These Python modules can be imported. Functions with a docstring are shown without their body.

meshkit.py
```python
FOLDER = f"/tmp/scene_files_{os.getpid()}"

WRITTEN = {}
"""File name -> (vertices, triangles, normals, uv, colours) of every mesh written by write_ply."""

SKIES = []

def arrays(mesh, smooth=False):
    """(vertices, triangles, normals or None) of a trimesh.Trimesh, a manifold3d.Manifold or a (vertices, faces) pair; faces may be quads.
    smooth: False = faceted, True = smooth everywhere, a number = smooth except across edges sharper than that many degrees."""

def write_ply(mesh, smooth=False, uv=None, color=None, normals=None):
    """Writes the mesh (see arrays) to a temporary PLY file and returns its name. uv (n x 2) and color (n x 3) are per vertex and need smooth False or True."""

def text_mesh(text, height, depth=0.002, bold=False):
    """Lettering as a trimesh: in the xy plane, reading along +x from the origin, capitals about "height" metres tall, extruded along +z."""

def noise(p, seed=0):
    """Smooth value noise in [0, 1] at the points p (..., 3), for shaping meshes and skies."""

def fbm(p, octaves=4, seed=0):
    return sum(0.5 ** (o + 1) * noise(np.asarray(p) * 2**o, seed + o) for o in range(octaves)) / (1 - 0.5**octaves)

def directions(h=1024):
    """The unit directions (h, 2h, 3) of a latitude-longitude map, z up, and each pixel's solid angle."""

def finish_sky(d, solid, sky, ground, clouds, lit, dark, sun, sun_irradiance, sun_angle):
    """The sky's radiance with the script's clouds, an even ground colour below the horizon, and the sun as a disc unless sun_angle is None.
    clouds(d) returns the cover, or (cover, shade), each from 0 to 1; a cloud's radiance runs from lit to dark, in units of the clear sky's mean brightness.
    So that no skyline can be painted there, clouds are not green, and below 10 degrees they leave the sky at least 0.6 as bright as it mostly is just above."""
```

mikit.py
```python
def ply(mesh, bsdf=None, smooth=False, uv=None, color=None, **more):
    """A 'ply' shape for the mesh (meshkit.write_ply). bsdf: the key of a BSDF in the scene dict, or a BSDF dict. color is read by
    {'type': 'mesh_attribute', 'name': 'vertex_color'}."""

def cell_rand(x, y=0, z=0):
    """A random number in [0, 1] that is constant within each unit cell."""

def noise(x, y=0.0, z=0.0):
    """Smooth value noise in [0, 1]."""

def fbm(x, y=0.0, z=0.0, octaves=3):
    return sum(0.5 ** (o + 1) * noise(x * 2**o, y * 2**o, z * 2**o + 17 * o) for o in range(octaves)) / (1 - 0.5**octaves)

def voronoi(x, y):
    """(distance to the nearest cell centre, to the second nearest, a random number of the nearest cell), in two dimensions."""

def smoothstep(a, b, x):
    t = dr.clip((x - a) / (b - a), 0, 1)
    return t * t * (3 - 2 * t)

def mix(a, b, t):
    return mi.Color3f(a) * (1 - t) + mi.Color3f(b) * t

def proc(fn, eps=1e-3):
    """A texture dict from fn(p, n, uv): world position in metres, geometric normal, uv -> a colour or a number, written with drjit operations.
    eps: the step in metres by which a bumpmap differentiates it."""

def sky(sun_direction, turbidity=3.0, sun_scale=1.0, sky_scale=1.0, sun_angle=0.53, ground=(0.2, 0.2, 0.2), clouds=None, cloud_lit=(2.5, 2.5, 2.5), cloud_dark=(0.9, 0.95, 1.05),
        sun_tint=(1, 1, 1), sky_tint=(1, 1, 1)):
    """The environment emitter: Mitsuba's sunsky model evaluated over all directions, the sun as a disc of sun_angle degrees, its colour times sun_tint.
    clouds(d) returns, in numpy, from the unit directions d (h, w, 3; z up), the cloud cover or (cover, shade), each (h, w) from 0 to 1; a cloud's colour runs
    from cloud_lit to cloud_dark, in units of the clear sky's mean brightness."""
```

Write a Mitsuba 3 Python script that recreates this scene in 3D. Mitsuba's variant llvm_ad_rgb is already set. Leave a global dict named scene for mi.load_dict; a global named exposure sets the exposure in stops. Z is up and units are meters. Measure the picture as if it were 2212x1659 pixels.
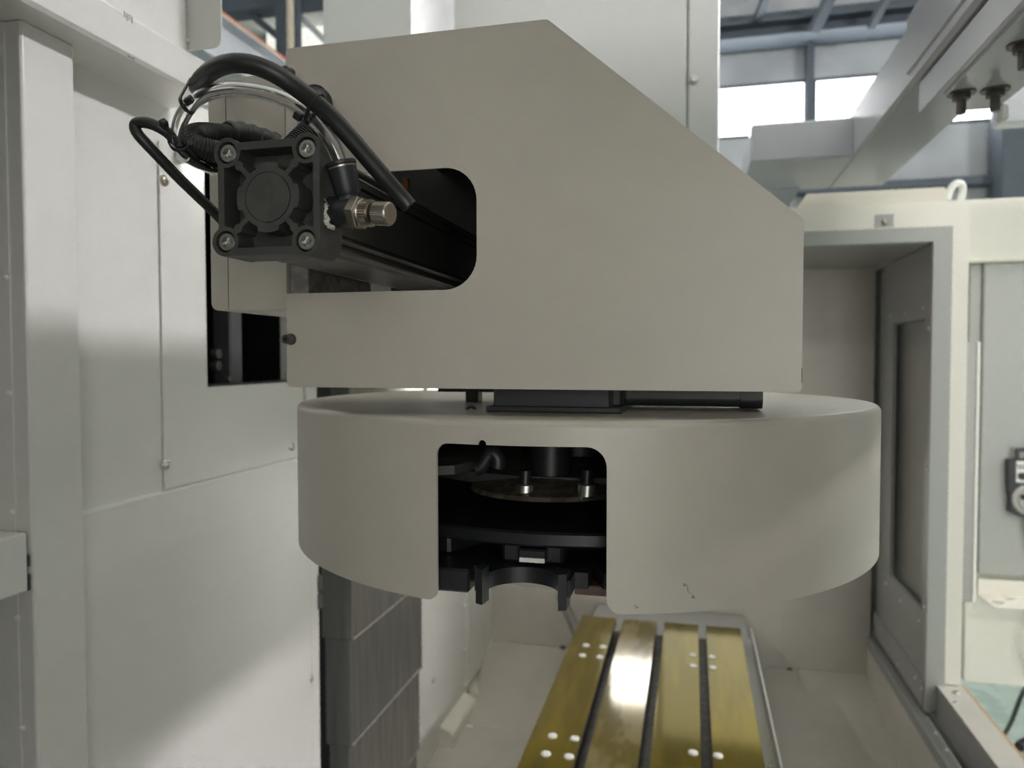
import math, random
import numpy as np, trimesh, mitsuba as mi, drjit as dr
import mikit, meshkit
import manifold3d as m3
from shapely.geometry import Polygon, Point, box as sbox, LineString
from shapely.ops import unary_union
from shapely import affinity
from mikit import noise, fbm, smoothstep, mix, cell_rand

random.seed(7); np.random.seed(7)
T = mi.ScalarTransform4f
scene, labels = {}, {}

# ------------------------------------------------------------------ camera, light, exposure
# world: y runs along the work table (away from the camera), x to the machine's front (right), z up, metres
F, YAW, PITCH, ROLL = 1606.34, -0.238031, -0.0338865, -0.00163686
EYE = np.array([0, 0, 1.6])
_f = np.array([math.sin(YAW) * math.cos(PITCH), math.cos(YAW) * math.cos(PITCH), math.sin(PITCH)])
_r = np.array([math.cos(YAW), -math.sin(YAW), 0.0]); _u = np.cross(_r, _f)
_r, _u = math.cos(ROLL) * _r + math.sin(ROLL) * _u, -math.sin(ROLL) * _r + math.cos(ROLL) * _u
scene['camera'] = {'type': 'thinlens', 'fov_axis': 'x', 'fov': math.degrees(2 * math.atan(1106 / F)), 'aperture_radius': 0.0012, 'focus_distance': 0.45,
                   'near_clip': 0.01, 'far_clip': 200.0, 'to_world': T().look_at(origin=EYE.tolist(), target=(EYE + _f).tolist(), up=_u.tolist())}
exposure = -0.1
WIN_FAR, WIN_SIDE, WIN_DOOR, WIN_BACK, WIN_HIGH = 14.0, 178.0, 1.0, 5.8, 14.0


def at(px, py, X=None, Y=None, Z=None):
    """The point of the plane x=X, y=Y or z=Z that was measured at a pixel of the photograph."""
    d = _f + _r * (px - 1106) / F - _u * (py - 829.5) / F
    k, v = (0, X) if X is not None else (1, Y) if Y is not None else (2, Z)
    return EYE + d * ((v - EYE[k]) / d[k])


# ------------------------------------------------------------------ materials
def rgb(c): return {'type': 'rgb', 'value': [float(x) for x in c]}


def mat(name, base, rough=0.5, metal=0.0, spec=0.5, bump=None, **more):
    b = {'type': 'principled', 'base_color': base if isinstance(base, dict) else rgb(base), 'roughness': rough, 'metallic': metal, 'specular': spec, **more}
    if bump:
        fn, amount, eps = bump
        b = {'type': 'bumpmap', 'arbitrary': mikit.proc(fn, eps), 'scale': amount, 'bsdf': b}
    scene[name] = {'type': 'twosided', 'bsdf': b}
    return name


peel_fine = lambda p, n, uv: fbm(p.x * 900, p.y * 900, p.z * 900, 2)
peel = lambda p, n, uv: fbm(p.x * 330, p.y * 330, p.z * 330, 2)


def tinted(a, b, s, lo=0.35, hi=0.75):
    return mikit.proc(lambda p, n, uv: mix(a, b, smoothstep(lo, hi, fbm(p.x * s, p.y * s, p.z * s, 3))))


BEIGE = mat('paint_beige', tinted((0.50, 0.458, 0.408), (0.48, 0.44, 0.393), 14), 0.34, bump=(peel_fine, 0.00003, 2e-4))
WHITE = mat('paint_white', (0.65, 0.633, 0.612), 0.30, bump=(peel, 0.00006, 4e-4))
CREAM = mat('paint_cream', (0.76, 0.73, 0.66), 0.36, bump=(peel, 0.00005, 4e-4))
FRAME = mat('paint_frame', (0.43, 0.44, 0.475), 0.15, spec=.6, bump=(lambda p, n, uv: fbm(p.x * 260, p.y * 260, p.z * 260, 2), 0.00016, 6e-4))
DOORGREY = mat('door_grey', (0.24, 0.245, 0.235), 0.35, bump=(peel, 0.00005, 4e-4))
GREY = mat('paint_grey', (0.35, 0.355, 0.34), 0.38, bump=(peel, 0.00005, 4e-4))
PAN = mat('paint_pan', tinted((0.46, 0.435, 0.39), (0.425, 0.405, 0.365), 6), 0.40, bump=(peel, 0.00005, 4e-4))
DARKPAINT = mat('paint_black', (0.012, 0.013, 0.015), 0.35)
CAST = mat('cast_dark', tinted((0.040, 0.040, 0.038), (0.055, 0.054, 0.051), 120), 0.55, bump=(peel_fine, 0.00012, 2e-4))
PLASTIC = mat('black_plastic', (0.012, 0.013, 0.016), 0.42)
RUBBER = mat('black_rubber', (0.016, 0.016, 0.017), 0.38)
STEEL = mat('steel', (0.62, 0.61, 0.58), 0.28, metal=1.0)
STEEL_DARK = mat('oxide_steel', (0.11, 0.105, 0.10), 0.35, metal=0.7)
RAWSTEEL = mat('raw_steel', tinted((0.22, 0.21, 0.20), (0.33, 0.32, 0.30), 160), 0.5, metal=0.5)
WAY = mat('way_steel', mikit.proc(lambda p, n, uv: mix((0.17, 0.165, 0.16), (0.26, 0.255, 0.245), fbm(p.x * 90, p.y * 90, p.z * 5, 3))), 0.38, metal=0.8)
NICKEL = mat('nickel', (0.36, 0.32, 0.27), 0.32, metal=1.0)
ALU = mat('aluminium', (0.66, 0.66, 0.68), 0.35, metal=0.8)
BRUSHED = mat('brushed_metal', (0.34, 0.33, 0.32), 0.5, metal=0.6)
TAPE = mat('white_tape', (0.55, 0.52, 0.45), 0.8)
WHITEPLASTIC = mat('white_plastic', (0.78, 0.78, 0.74), 0.4)
COPPER = mat('copper_brown', (0.25, 0.10, 0.045), 0.45, metal=0.4)
REDBROWN = mat('red_brown', tinted((0.10, 0.055, 0.05), (0.15, 0.085, 0.075), 150), 0.5)


def film(p, n, uv):
    t = fbm(p.x * 26, p.y * 4, p.z * 4, 3)
    return mix((0.19, 0.140, 0.006), (0.14, 0.108, 0.007), smoothstep(0.3, 0.7, t))


FILM_WORN = mat('worn_film', mikit.proc(lambda p, n, uv: mix((0.20, 0.155, 0.06), (0.11, 0.083, 0.008), smoothstep(0.42, 0.6, fbm(p.x * 22, p.y * 9, 0, 3)))), 0.07, metal=0.35, spec=0.8, bump=(lambda p, n, uv: fbm(p.x * 60, p.y * 14, 0, 2), 0.00004, 1e-3))
FILM = mat('yellow_film', mikit.proc(film), 0.11, metal=0.75, spec=0.6, bump=(lambda p, n, uv: fbm(p.x * 120, p.y * 14, 0, 2), 0.00002, 1e-3))
SLOT = mat('slot_steel', tinted((0.05, 0.045, 0.04), (0.09, 0.08, 0.07), 60), 0.45, metal=0.4)
CONCRETE = mat('hall_plaster', tinted((0.56, 0.57, 0.60), (0.40, 0.41, 0.44), 1.1), 0.85)
STEELBLUE = mat('hall_steel', (0.085, 0.105, 0.13), 0.6)
ROOF = mat('roof_sheet', tinted((0.80, 0.80, 0.75), (0.72, 0.72, 0.67), 0.7), 0.8)
EPOXY = mat('green_epoxy', tinted((0.36, 0.44, 0.38), (0.27, 0.35, 0.30), 14), 0.25)
ORANGE = mat('orange_paint', (0.62, 0.26, 0.13), 0.5)
SALMON = mat('rail_red', (0.50, 0.10, 0.08), 0.5)
PIPE = mat('pipe_cream', (0.62, 0.54, 0.42), 0.5)
scene['clear_plastic'] = {'type': 'dielectric', 'int_ior': 1.46, 'ext_ior': 1.0}
scene['window_glass'] = {'type': 'thindielectric', 'int_ior': 1.5}


# ------------------------------------------------------------------ mesh helpers
def tm(v, f): return trimesh.Trimesh(np.asarray(v, float), np.asarray(f, int), process=False)


def cat(*ms): return trimesh.util.concatenate([m for m in ms])


def rbox(x0, x1, y0, y1, z0, z1, c=0.0015):
    """A box with chamfered edges."""
    a, b = np.array([x0, y0, z0], float), np.array([x1, y1, z1], float)
    a, b = np.minimum(a, b), np.maximum(a, b)
    mid, h = (a + b) / 2, (b - a) / 2
    c = min(c, h.min() * 0.45)
    p = [[sx * (h[0] - (k != 0) * c), sy * (h[1] - (k != 1) * c), sz * (h[2] - (k != 2) * c)] for sx in (-1, 1) for sy in (-1, 1) for sz in (-1, 1) for k in range(3)]
    return trimesh.Trimesh(np.array(p) + mid, process=False).convex_hull


AX = {'x': ([0, 0, 1], [1, 0, 0], [0, 1, 0]), 'y': ([1, 0, 0], [0, 0, 1], [0, 1, 0]), 'z': ([1, 0, 0], [0, 1, 0], [0, 0, 1])}


def sheet(poly, axis, a, b):
    """The polygon, given in the two other axes in their order, from a to b along the axis."""
    out = []
    for g in getattr(poly, 'geoms', [poly]):
        if g.is_empty or g.area < 1e-12: continue
        m = trimesh.creation.extrude_polygon(g, abs(b - a), engine='earcut')
        M = np.eye(4); M[:3, :3] = np.array(AX[axis])
        v = m.vertices
        lo = min(a, b)
        if axis == 'x': w = np.stack([v[:, 2] + lo, v[:, 0], v[:, 1]], 1); flip = False
        elif axis == 'y': w = np.stack([v[:, 0], v[:, 2] + lo, v[:, 1]], 1); flip = True
        else: w = np.stack([v[:, 0], v[:, 1], v[:, 2] + lo], 1); flip = False
        out.append(tm(w, m.faces[:, ::-1] if flip else m.faces))
    return cat(*out)


def frame_of(d):
    d = np.asarray(d, float) / np.linalg.norm(d)
    a = np.cross(d, [0, 0, 1] if abs(d[2]) < 0.9 else [1, 0, 0]); a /= np.linalg.norm(a)
    return a, np.cross(d, a), d


def lathe(prof, o, d, n=40, phase=0.0):
    """Profile [(radius, distance along d)] turned about the axis o + t d; a radius near zero is the pole."""
    a, b, d = frame_of(d)
    t = np.arange(n) * 2 * math.pi / n + phase
    ring = np.cos(t)[:, None] * a + np.sin(t)[:, None] * b
    V, rows, c = [], [], 0
    for r, h in prof:
        if r <= 1e-5: V.append((np.asarray(o) + h * d)[None]); rows.append([c] * n); c += 1
        else: V.append(np.asarray(o) + r * ring + h * d); rows.append(list(range(c, c + n))); c += n
    f = []
    for p, q in zip(rows[:-1], rows[1:]):
        for i in range(n):
            j = (i + 1) % n
            if p[i] != p[j]: f.append([p[i], p[j], q[j]])
            if q[i] != q[j]: f.append([p[i], q[j], q[i]])
    m = tm(np.concatenate(V), f)
    if m.is_watertight and m.volume < 0: m.invert()
    return m


def rod(p0, p1, r, n=24, c=0.0, r1=None):
    p0, p1 = np.asarray(p0, float), np.asarray(p1, float)
    L = np.linalg.norm(p1 - p0); r1 = r if r1 is None else r1
    pr = [(1e-6, 0), (r - c, 0), (r, c), (r1, L - c), (r1 - c, L), (1e-6, L)] if c else [(1e-6, 0), (r, 0), (r1, L), (1e-6, L)]
    return lathe(pr, p0, p1 - p0, n)


def spline(pts, n=120):
    from scipy.interpolate import CubicSpline
    pts = np.asarray(pts, float)
    s = np.concatenate([[0], np.cumsum(np.sqrt(np.linalg.norm(np.diff(pts, axis=0), axis=1)))])
    cs = CubicSpline(s, pts)
    d = cs(np.linspace(0, s[-1], n * 6))
    L = np.concatenate([[0], np.cumsum(np.linalg.norm(np.diff(d, axis=0), axis=1))])
    k = np.linspace(0, L[-1], n)
    return np.stack([np.interp(k, L, d[:, i]) for i in range(3)], 1), L[-1]


def tube(pts, r, n=24, caps=True):
    """A tube of radius r (a number or one per point) along the points."""
    pts = np.asarray(pts, float); m = len(pts)
    r = np.broadcast_to(r, m)
    t = np.gradient(pts, axis=0); t /= np.linalg.norm(t, axis=1, keepdims=True)
    a = frame_of(t[0])[0]; V = []
    ang = np.arange(n) * 2 * math.pi / n
    for i in range(m):
        a = a - t[i] * (a @ t[i]); a /= np.linalg.norm(a)
        b = np.cross(t[i], a)
        V.append(pts[i] + r[i] * (np.cos(ang)[:, None] * a + np.sin(ang)[:, None] * b))
    v = np.concatenate(V + [pts[:1], pts[-1:]])
    f = []
    for k in range(m - 1):
        for i in range(n):
            j = (i + 1) % n
            f += [[k * n + i, k * n + j, (k + 1) * n + j], [k * n + i, (k + 1) * n + j, (k + 1) * n + i]]
    if caps:
        for i in range(n):
            j = (i + 1) % n
            f += [[m * n, j, i], [m * n + 1, (m - 1) * n + i, (m - 1) * n + j]]
    return tm(v, f)


def rrect(x0, x1, y0, y1, r):
    return sbox(x0 + r, y0 + r, x1 - r, y1 - r).buffer(r, quad_segs=10)


def poly_rounded(p, r):
    """Rounds the outward corners by r."""
    return p.buffer(-r, join_style=2).buffer(r, quad_segs=8)


def numbered(k):
    if k not in taken: taken.add(k); return k
    i = 1
    while f'{k}_{i:03d}' in taken: i += 1
    taken.add(f'{k}_{i:03d}')
    return f'{k}_{i:03d}'


taken = set()


def thing(name, label, category, group=None, kind=None):
    k = numbered(name)
    labels[k] = {'label': label}
    if category: labels[k]['category'] = category
    if group: labels[k]['group'] = group
    if kind: labels[k]['kind'] = kind
    return k


PLACE = None   # where a unit that is modelled at drawing size is set down


def put(k, mesh, m, smooth=False, **more):
    if hasattr(mesh, 'to_mesh'): mesh = tm(*meshkit.arrays(mesh)[:2])
    if PLACE is not None: mesh = mesh.copy().apply_transform(PLACE)
    scene[k] = mikit.ply(mesh, m, smooth=smooth, **more)
    return k


def part(parent, name, mesh, m, smooth=False, label=None, **more):
    k = numbered(f'{parent}__{name}')
    put(k, mesh, m, smooth, **more)
    if label: labels[k] = {'label': label}
    return k


def one(name, label, category, mesh, m, smooth=False, group=None, kind=None, **more):
    return put(thing(name, label, category, group, kind), mesh, m, smooth, **more)


def struct(name, mesh, m, smooth=False, label=None, **more):
    k = numbered(name)
    labels[k] = {'kind': 'structure'}
    if label: labels[k]['label'] = label
    return put(k, mesh, m, smooth, **more)


def pan_screw(o, d, r=0.006, cross=True):
    """A domed screw head with a cross recess."""
    h = r * 0.62
    pr = [(1e-6, h)] + [(r * math.sin(a), h * (0.15 + 0.85 * math.cos(a))) for a in np.linspace(0.2, math.pi / 2, 7)] + [(r, 0)]
    m = lathe([(1e-6, h)] + pr[1:] + [(1e-6, 0)], o, d, 20)
    if cross:
        a, b, d = frame_of(d)
        bars = []
        for u, w in ((a, b), (b, a)):
            B = rbox(-r * .52, r * .52, -r * .12, r * .12, 0, h * 0.7, 1e-4)
            M = np.eye(4); M[:3, 0], M[:3, 1], M[:3, 2] = u, np.cross(d, u), d; M[:3, 3] = np.asarray(o) + d * h * 0.55
            B.apply_transform(M); bars.append(B)
        try:
            m = man(m) - man(cat(bars[0])) - man(bars[1])
        except Exception:
            pass
    return m


def man(m):
    m = trimesh.Trimesh(m.vertices, m.faces, process=True); m.merge_vertices()
    return m3.Manifold(m3.Mesh(np.asarray(m.vertices, np.float32), np.asarray(m.faces, np.uint32)))


# ------------------------------------------------------------------ the hall around the machine

HX0, HX1, HY0, HY1, HZ = -9.0, 8.5, -7.0, 14.0, 8.3
struct('floor', rbox(HX0, HX1, HY0, HY1, -0.2, 0, 0.01), EPOXY)
struct('ceiling', rbox(HX0 - .3, HX1 + .3, HY0 - .3, HY1 + .3, HZ, HZ + 0.2, 0.01), ROOF)
win_n = 0


def hall_wall(name, axis, pos, out, span, z1, holes, radiance, brighter={}):
    """A hall wall with window holes (a0, a1, z0, z1, mullions); every window is a frame and lit panes."""
    global win_n
    p = sbox(span[0], 0, span[1], z1)
    for a0, a1, z0, zz, k in holes: p = p.difference(sbox(a0, z0, a1, zz))
    struct(name, sheet(p, axis, pos, pos + out), CONCRETE)
    for i, (a0, a1, z0, zz, k) in enumerate(holes):
        win_n += 1
        w = struct(f'window_{win_n}', sheet(sbox(a0, z0, a1, zz).difference(sbox(a0 + .05, z0 + .05, a1 - .05, zz - .05)), axis, pos - out * .05, pos + out * .3), STEELBLUE)
        xs = np.linspace(a0, a1, k + 1)
        for u, v in zip(xs[:-1], xs[1:]):
            q = sheet(sbox(u + .012, z0, v - .012, zz), axis, pos + out * .12, pos + out * .16)
            part(w, 'pane', q, WHITEPLASTIC, emitter={'type': 'area', 'radiance': rgb(radiance * brighter.get(i + 1, 1.0))})


zt, zb = at(1745, 171, Y=14)[2], at(1570, 301, Y=14)[2]
xw = [at(px, 200, Y=14)[0] for px in (1320, 1743, 1757, 1990, 2004, 2153)]
hall_wall('wall_far', 'y', HY1, 0.25, (HX0, HX1), HZ, [(xw[0], xw[1], zb, zt, 5), (xw[2], xw[3], zb, zt, 3), (xw[4], xw[5], zb, zt, 2)], np.array([1, 1, 1.0]) * WIN_FAR)
hall_wall('wall_right', 'x', HX1, 0.25, (HY0, HY1), HZ, [(0.8, 2.8, 5.8, 6.3, 3), (3.0, 5.0, 5.8, 6.3, 3)], np.array([1, 0.985, 1.0]) * WIN_SIDE)
hall_wall('wall_near', 'y', HY0, -0.25, (HX0, HX1), HZ, [(0.4, 3.0, 0.6, 3.2, 3), (3.6, 6.2, 0.6, 3.2, 3), (-4.0, 6.0, zb, zt, 8)], np.array([1, 0.97, 0.92]) * WIN_BACK, {3: WIN_HIGH / WIN_BACK})  # unseen windows, added and placed to light guard, drum, head and roof beams
hall_wall('wall_left', 'x', HX0, -0.25, (HY0, HY1), HZ, [], np.array([1, 1, 1.0]) * WIN_BACK)
struct('door_1', rbox(HX1 - .06, HX1 + .02, -0.8, 4.6, 0.02, 4.4, .01), STEELBLUE)
part('door_1', 'daylight_opening', rbox(HX1 - .10, HX1 - .07, -0.6, 4.4, 0.1, 4.2, .002), WHITEPLASTIC, emitter={'type': 'area', 'radiance': rgb(np.array([1.0, 0.97, 0.9]) * WIN_DOOR)})
# steelwork of the hall
def bar(p0, p1, w, h):
    """A rectangular bar between two points, w wide and h high."""
    p0, p1 = np.asarray(p0, float), np.asarray(p1, float)
    a, b, d = frame_of(p1 - p0)
    L = np.linalg.norm(p1 - p0)
    m = rbox(-w / 2, w / 2, -h / 2, h / 2, 0, L, min(w, h) * .08)
    M = np.eye(4); M[:3, 0], M[:3, 1], M[:3, 2], M[:3, 3] = a, b, d, p0
    m.apply_transform(M); return m


def ibeam(axis, c, a0, a1, w, h, t=0.02):
    x, z = c
    p = unary_union([sbox(x - w / 2, z - h / 2, x + w / 2, z - h / 2 + t), sbox(x - w / 2, z + h / 2 - t, x + w / 2, z + h / 2), sbox(x - t / 2, z - h / 2, x + t / 2, z + h / 2)])
    return sheet(p, axis, a0, a1)


z0 = at(1600, 98, Y=13.6)[2]; z1 = at(1600, 36, Y=13.6)[2]
one('eaves_beam', 'deep dark blue steel beam under the roof along the far wall', 'beam', sheet(unary_union([sbox(13.3, z0, 13.9, z0 + .03), sbox(13.3, z1 - .25, 13.9, z1 - .2), sbox(13.55, z0, 13.62, z1)]), 'x', -6.0, HX1 - .3), STEELBLUE)
for i, px in enumerate((1749,)):
    x = at(px, 200, Y=13.8)[0]
    one('window_column', 'dark steel column between the two bright far windows', 'column', ibeam('z', (x, 13.82), 0, z1, .12, .2), STEELBLUE)
x = at(2190, 230, Y=13.5)[0]
one('hall_column', 'wide dark steel column right of the far windows', 'column', rbox(x - .22, x + .45, 13.3, 13.85, 0, at(2190, 190, Y=13.5)[2] + .4, .02), STEELBLUE)
zc = at(1900, 402, Y=13.8)[2]
one('crane_rail', 'dark horizontal rail low across the far plaster wall', 'rail', rbox(HX0 + .2, HX1 - .2, 13.7, 13.98, zc - .07, zc + .07, .01), STEELBLUE)
for i, (pa, pb) in enumerate((((1652, 0), (1636, 40)), ((1790, 0), (1757, 68)), ((1912, 0), (1880, 60)))):
    one('roof_strut', ('thin dark roof strut nearest the spindle column', 'dark roof strut meeting the column between the far windows', 'dark roof strut nearest the sloping machine rails')[i], 'strut',
        bar(at(*pa, Y=12.9) + (at(*pa, Y=12.9) - at(*pb, Y=13.25)) * .25, at(*pb, Y=13.25), .12 + .06 * (i == 1), .12), STEELBLUE, group='roof struts')
for i, (pa, pb) in enumerate((((1556, 22), (1612, 0)), ((1672, 0), (1730, 66)), ((1905, 34), (1988, 0)))):
    one('roof_brace', ('slim bracing rod under the roof beside the spindle column', 'slim bracing rod running down to the middle purlin', 'slim bracing rod crossing behind the sloping machine rails')[i], 'bracing rod',
        rod(at(*pa, Z=HZ - .35), at(*pb, Z=HZ - .35), .035, 10), CONCRETE, True, group='roof bracing rods')
# steelwork seen over the machine at the upper left
zz = at(560, 30, Y=12)[2]
one('cross_beam', 'dark horizontal roof beam above the red crane rail', 'beam', rbox(at(430, 0, Y=12)[0], at(760, 0, Y=12)[0], 11.8, 12.2, zz, HZ, .02), STEELBLUE)
for px0, px1, lab in ((601, 619, 'dark roof post left of the pale vertical pipe'), (637, 649, 'dark roof post right of the pale vertical pipe')):
    one('roof_post', lab, 'post', rbox(at(px0, 60, Y=11.7)[0], at(px1, 60, Y=11.7)[0], 11.6, 11.75, 0, HZ, .01), STEELBLUE, group='roof posts')
one('vertical_pipe', 'pale cream vertical pipe between two dark roof posts', 'pipe', rod(at(627, 60, Y=11.4) * [1, 1, 0], at(627, 60, Y=11.4) * [1, 1, 0] + [0, 0, HZ], .062, 20), PIPE, True)
one('diagonal_strut', 'grey diagonal roof strut right of the pale pipe', 'strut', bar(at(630, 16, Y=12.1), at(712, 98, Y=12.1), .1, .1), CONCRETE, group='diagonal roof struts')
one('diagonal_strut', 'grey diagonal roof strut left of the pale pipe', 'strut', bar(at(546, 34, Y=12.05), at(606, 84, Y=12.05), .12, .12), STEELBLUE, group='diagonal roof struts')
pz = [at(490, 36, Y=13.9), at(700, 170, Y=13.9)]
wl = struct(f'window_{win_n + 1}', rbox(HX0 + .4, pz[1][0] + .3, 13.9, 13.96, pz[1][2] - .3, pz[0][2], .01), STEELBLUE)
xs = np.linspace(HX0 + .45, pz[1][0] + .25, 6); zs = np.linspace(pz[1][2] - .25, pz[0][2] - .05, 4)
for a, b in zip(xs[:-1], xs[1:]):
    for c, d in zip(zs[:-1], zs[1:]):
        part(wl, 'pane', rbox(a + .01, b - .01, 13.87, 13.9, c + .008, d - .008, .002), WHITEPLASTIC, emitter={'type': 'area', 'radiance': rgb(np.array([.74, .74, .68]))})
g = thing('runway_girder', 'crane runway girder with an orange rail, seen over the machine wall', 'girder')
gz = at(548, 96, X=-5)[2]
part(g, 'web', ibeam('y', (-5, gz - .28), 1.0, 13.8, .3, .5), CONCRETE)
part(g, 'rail', rbox(-5.05, -4.93, 1.0, at(598, 130, X=-5)[1], gz - .03, gz + .07, .01), ORANGE, label='orange rail')
part(g, 'rail_end', rbox(-5.05, -4.93, at(598, 130, X=-5)[1], 13.8, gz - .03, gz + .08, .01), SALMON, label='red rail end')

# ------------------------------------------------------------------ the machine's enclosure: rear wall on the left
WX = -0.74
open_y0, open_z0, open_z1 = 1.0165, 1.5565, 1.893
hole = sbox(open_y0, open_z0, 1.40, open_z1)
lap = 1.4105
rear = sbox(0.69, lap - .004, 1.312, 1.99).difference(hole)
struct('wall_rear_upper', sheet(rear, 'x', WX - .004, WX), WHITE)
prof = Polygon([(WX - .004, lap), (WX + .005, lap), (WX + .0065, lap - .003), (WX + .013, 1.340), (WX + .014, 1.332), (WX + .014, .05), (WX - .004, .05)])
struct('wall_rear_lower', sheet(prof, 'y', .69, 1.312), WHITE, 20)
# flange at the end of the rear wall, with a torn-looking gasket edge and a screw
fl = struct('trim_1', rbox(WX - .05, WX + .012, 1.3135, 1.352, .05, 1.99, .004), WHITE, label='folded flange where the rear wall ends beside the way cover')
part(fl, 'screw', pan_screw(at(671, 1466, X=WX + .012), [1, 0, 0], .007), STEEL, 30)
for py in (1262, 1300): part(fl, 'gasket_tab', rbox(WX + .010, WX + .015, 1.343, 1.36, at(672, py, X=WX)[2] - .016, at(672, py, X=WX)[2] + .016, .002), CAST)
# black-coloured recess behind the opening
rc = struct('wall_recess', cat(rbox(-1.16, -1.15, .95, 1.5, 1.5, 1.95), rbox(-1.15, WX - .004, .99, 1.005, 1.52, 1.93), rbox(-1.15, WX - .004, 1.005, 1.5, 1.52, 1.545), rbox(-1.15, WX - .004, 1.005, 1.5, 1.905, 1.93), rbox(-1.15, WX - .004, 1.46, 1.475, 1.52, 1.93)), DARKPAINT, label='recess with black faces behind the rear wall opening')
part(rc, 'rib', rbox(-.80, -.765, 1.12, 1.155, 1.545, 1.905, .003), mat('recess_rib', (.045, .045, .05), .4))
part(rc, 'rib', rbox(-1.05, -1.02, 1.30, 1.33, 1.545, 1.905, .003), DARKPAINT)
for py in (764, 790):
    part(rc, 'bolt', rod(at(460, py, X=-.79), at(460, py, X=-.79) + np.array([.012, 0, 0]), .009, 6), STEEL_DARK)
part(rc, 'bolt', rod(at(490, 818, X=-.76), at(490, 818, X=-.76) + np.array([.006, 0, 0]), .005, 12), STEEL_DARK)
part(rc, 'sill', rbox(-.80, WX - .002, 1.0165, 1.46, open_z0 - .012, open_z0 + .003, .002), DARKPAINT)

# access panel screwed over the rear wall, cut away at the opening
pan = sbox(.9165, 1.4135, 1.3105, 1.9095).difference(hole)
ap = thing('access_panel', 'white sheet panel screwed to the rear wall around the black opening', 'panel')
part(ap, 'plate', sheet(pan, 'x', WX + .0012, WX + .0036), WHITE)
for q in ((358, 1003), (629, 965), (354, 390)):
    o = at(*q, X=WX + .0036)
    part(ap, 'screw', pan_screw(o, [1, 0, 0], .0082), STEEL if q[1] > 500 else NICKEL, 30)
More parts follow.
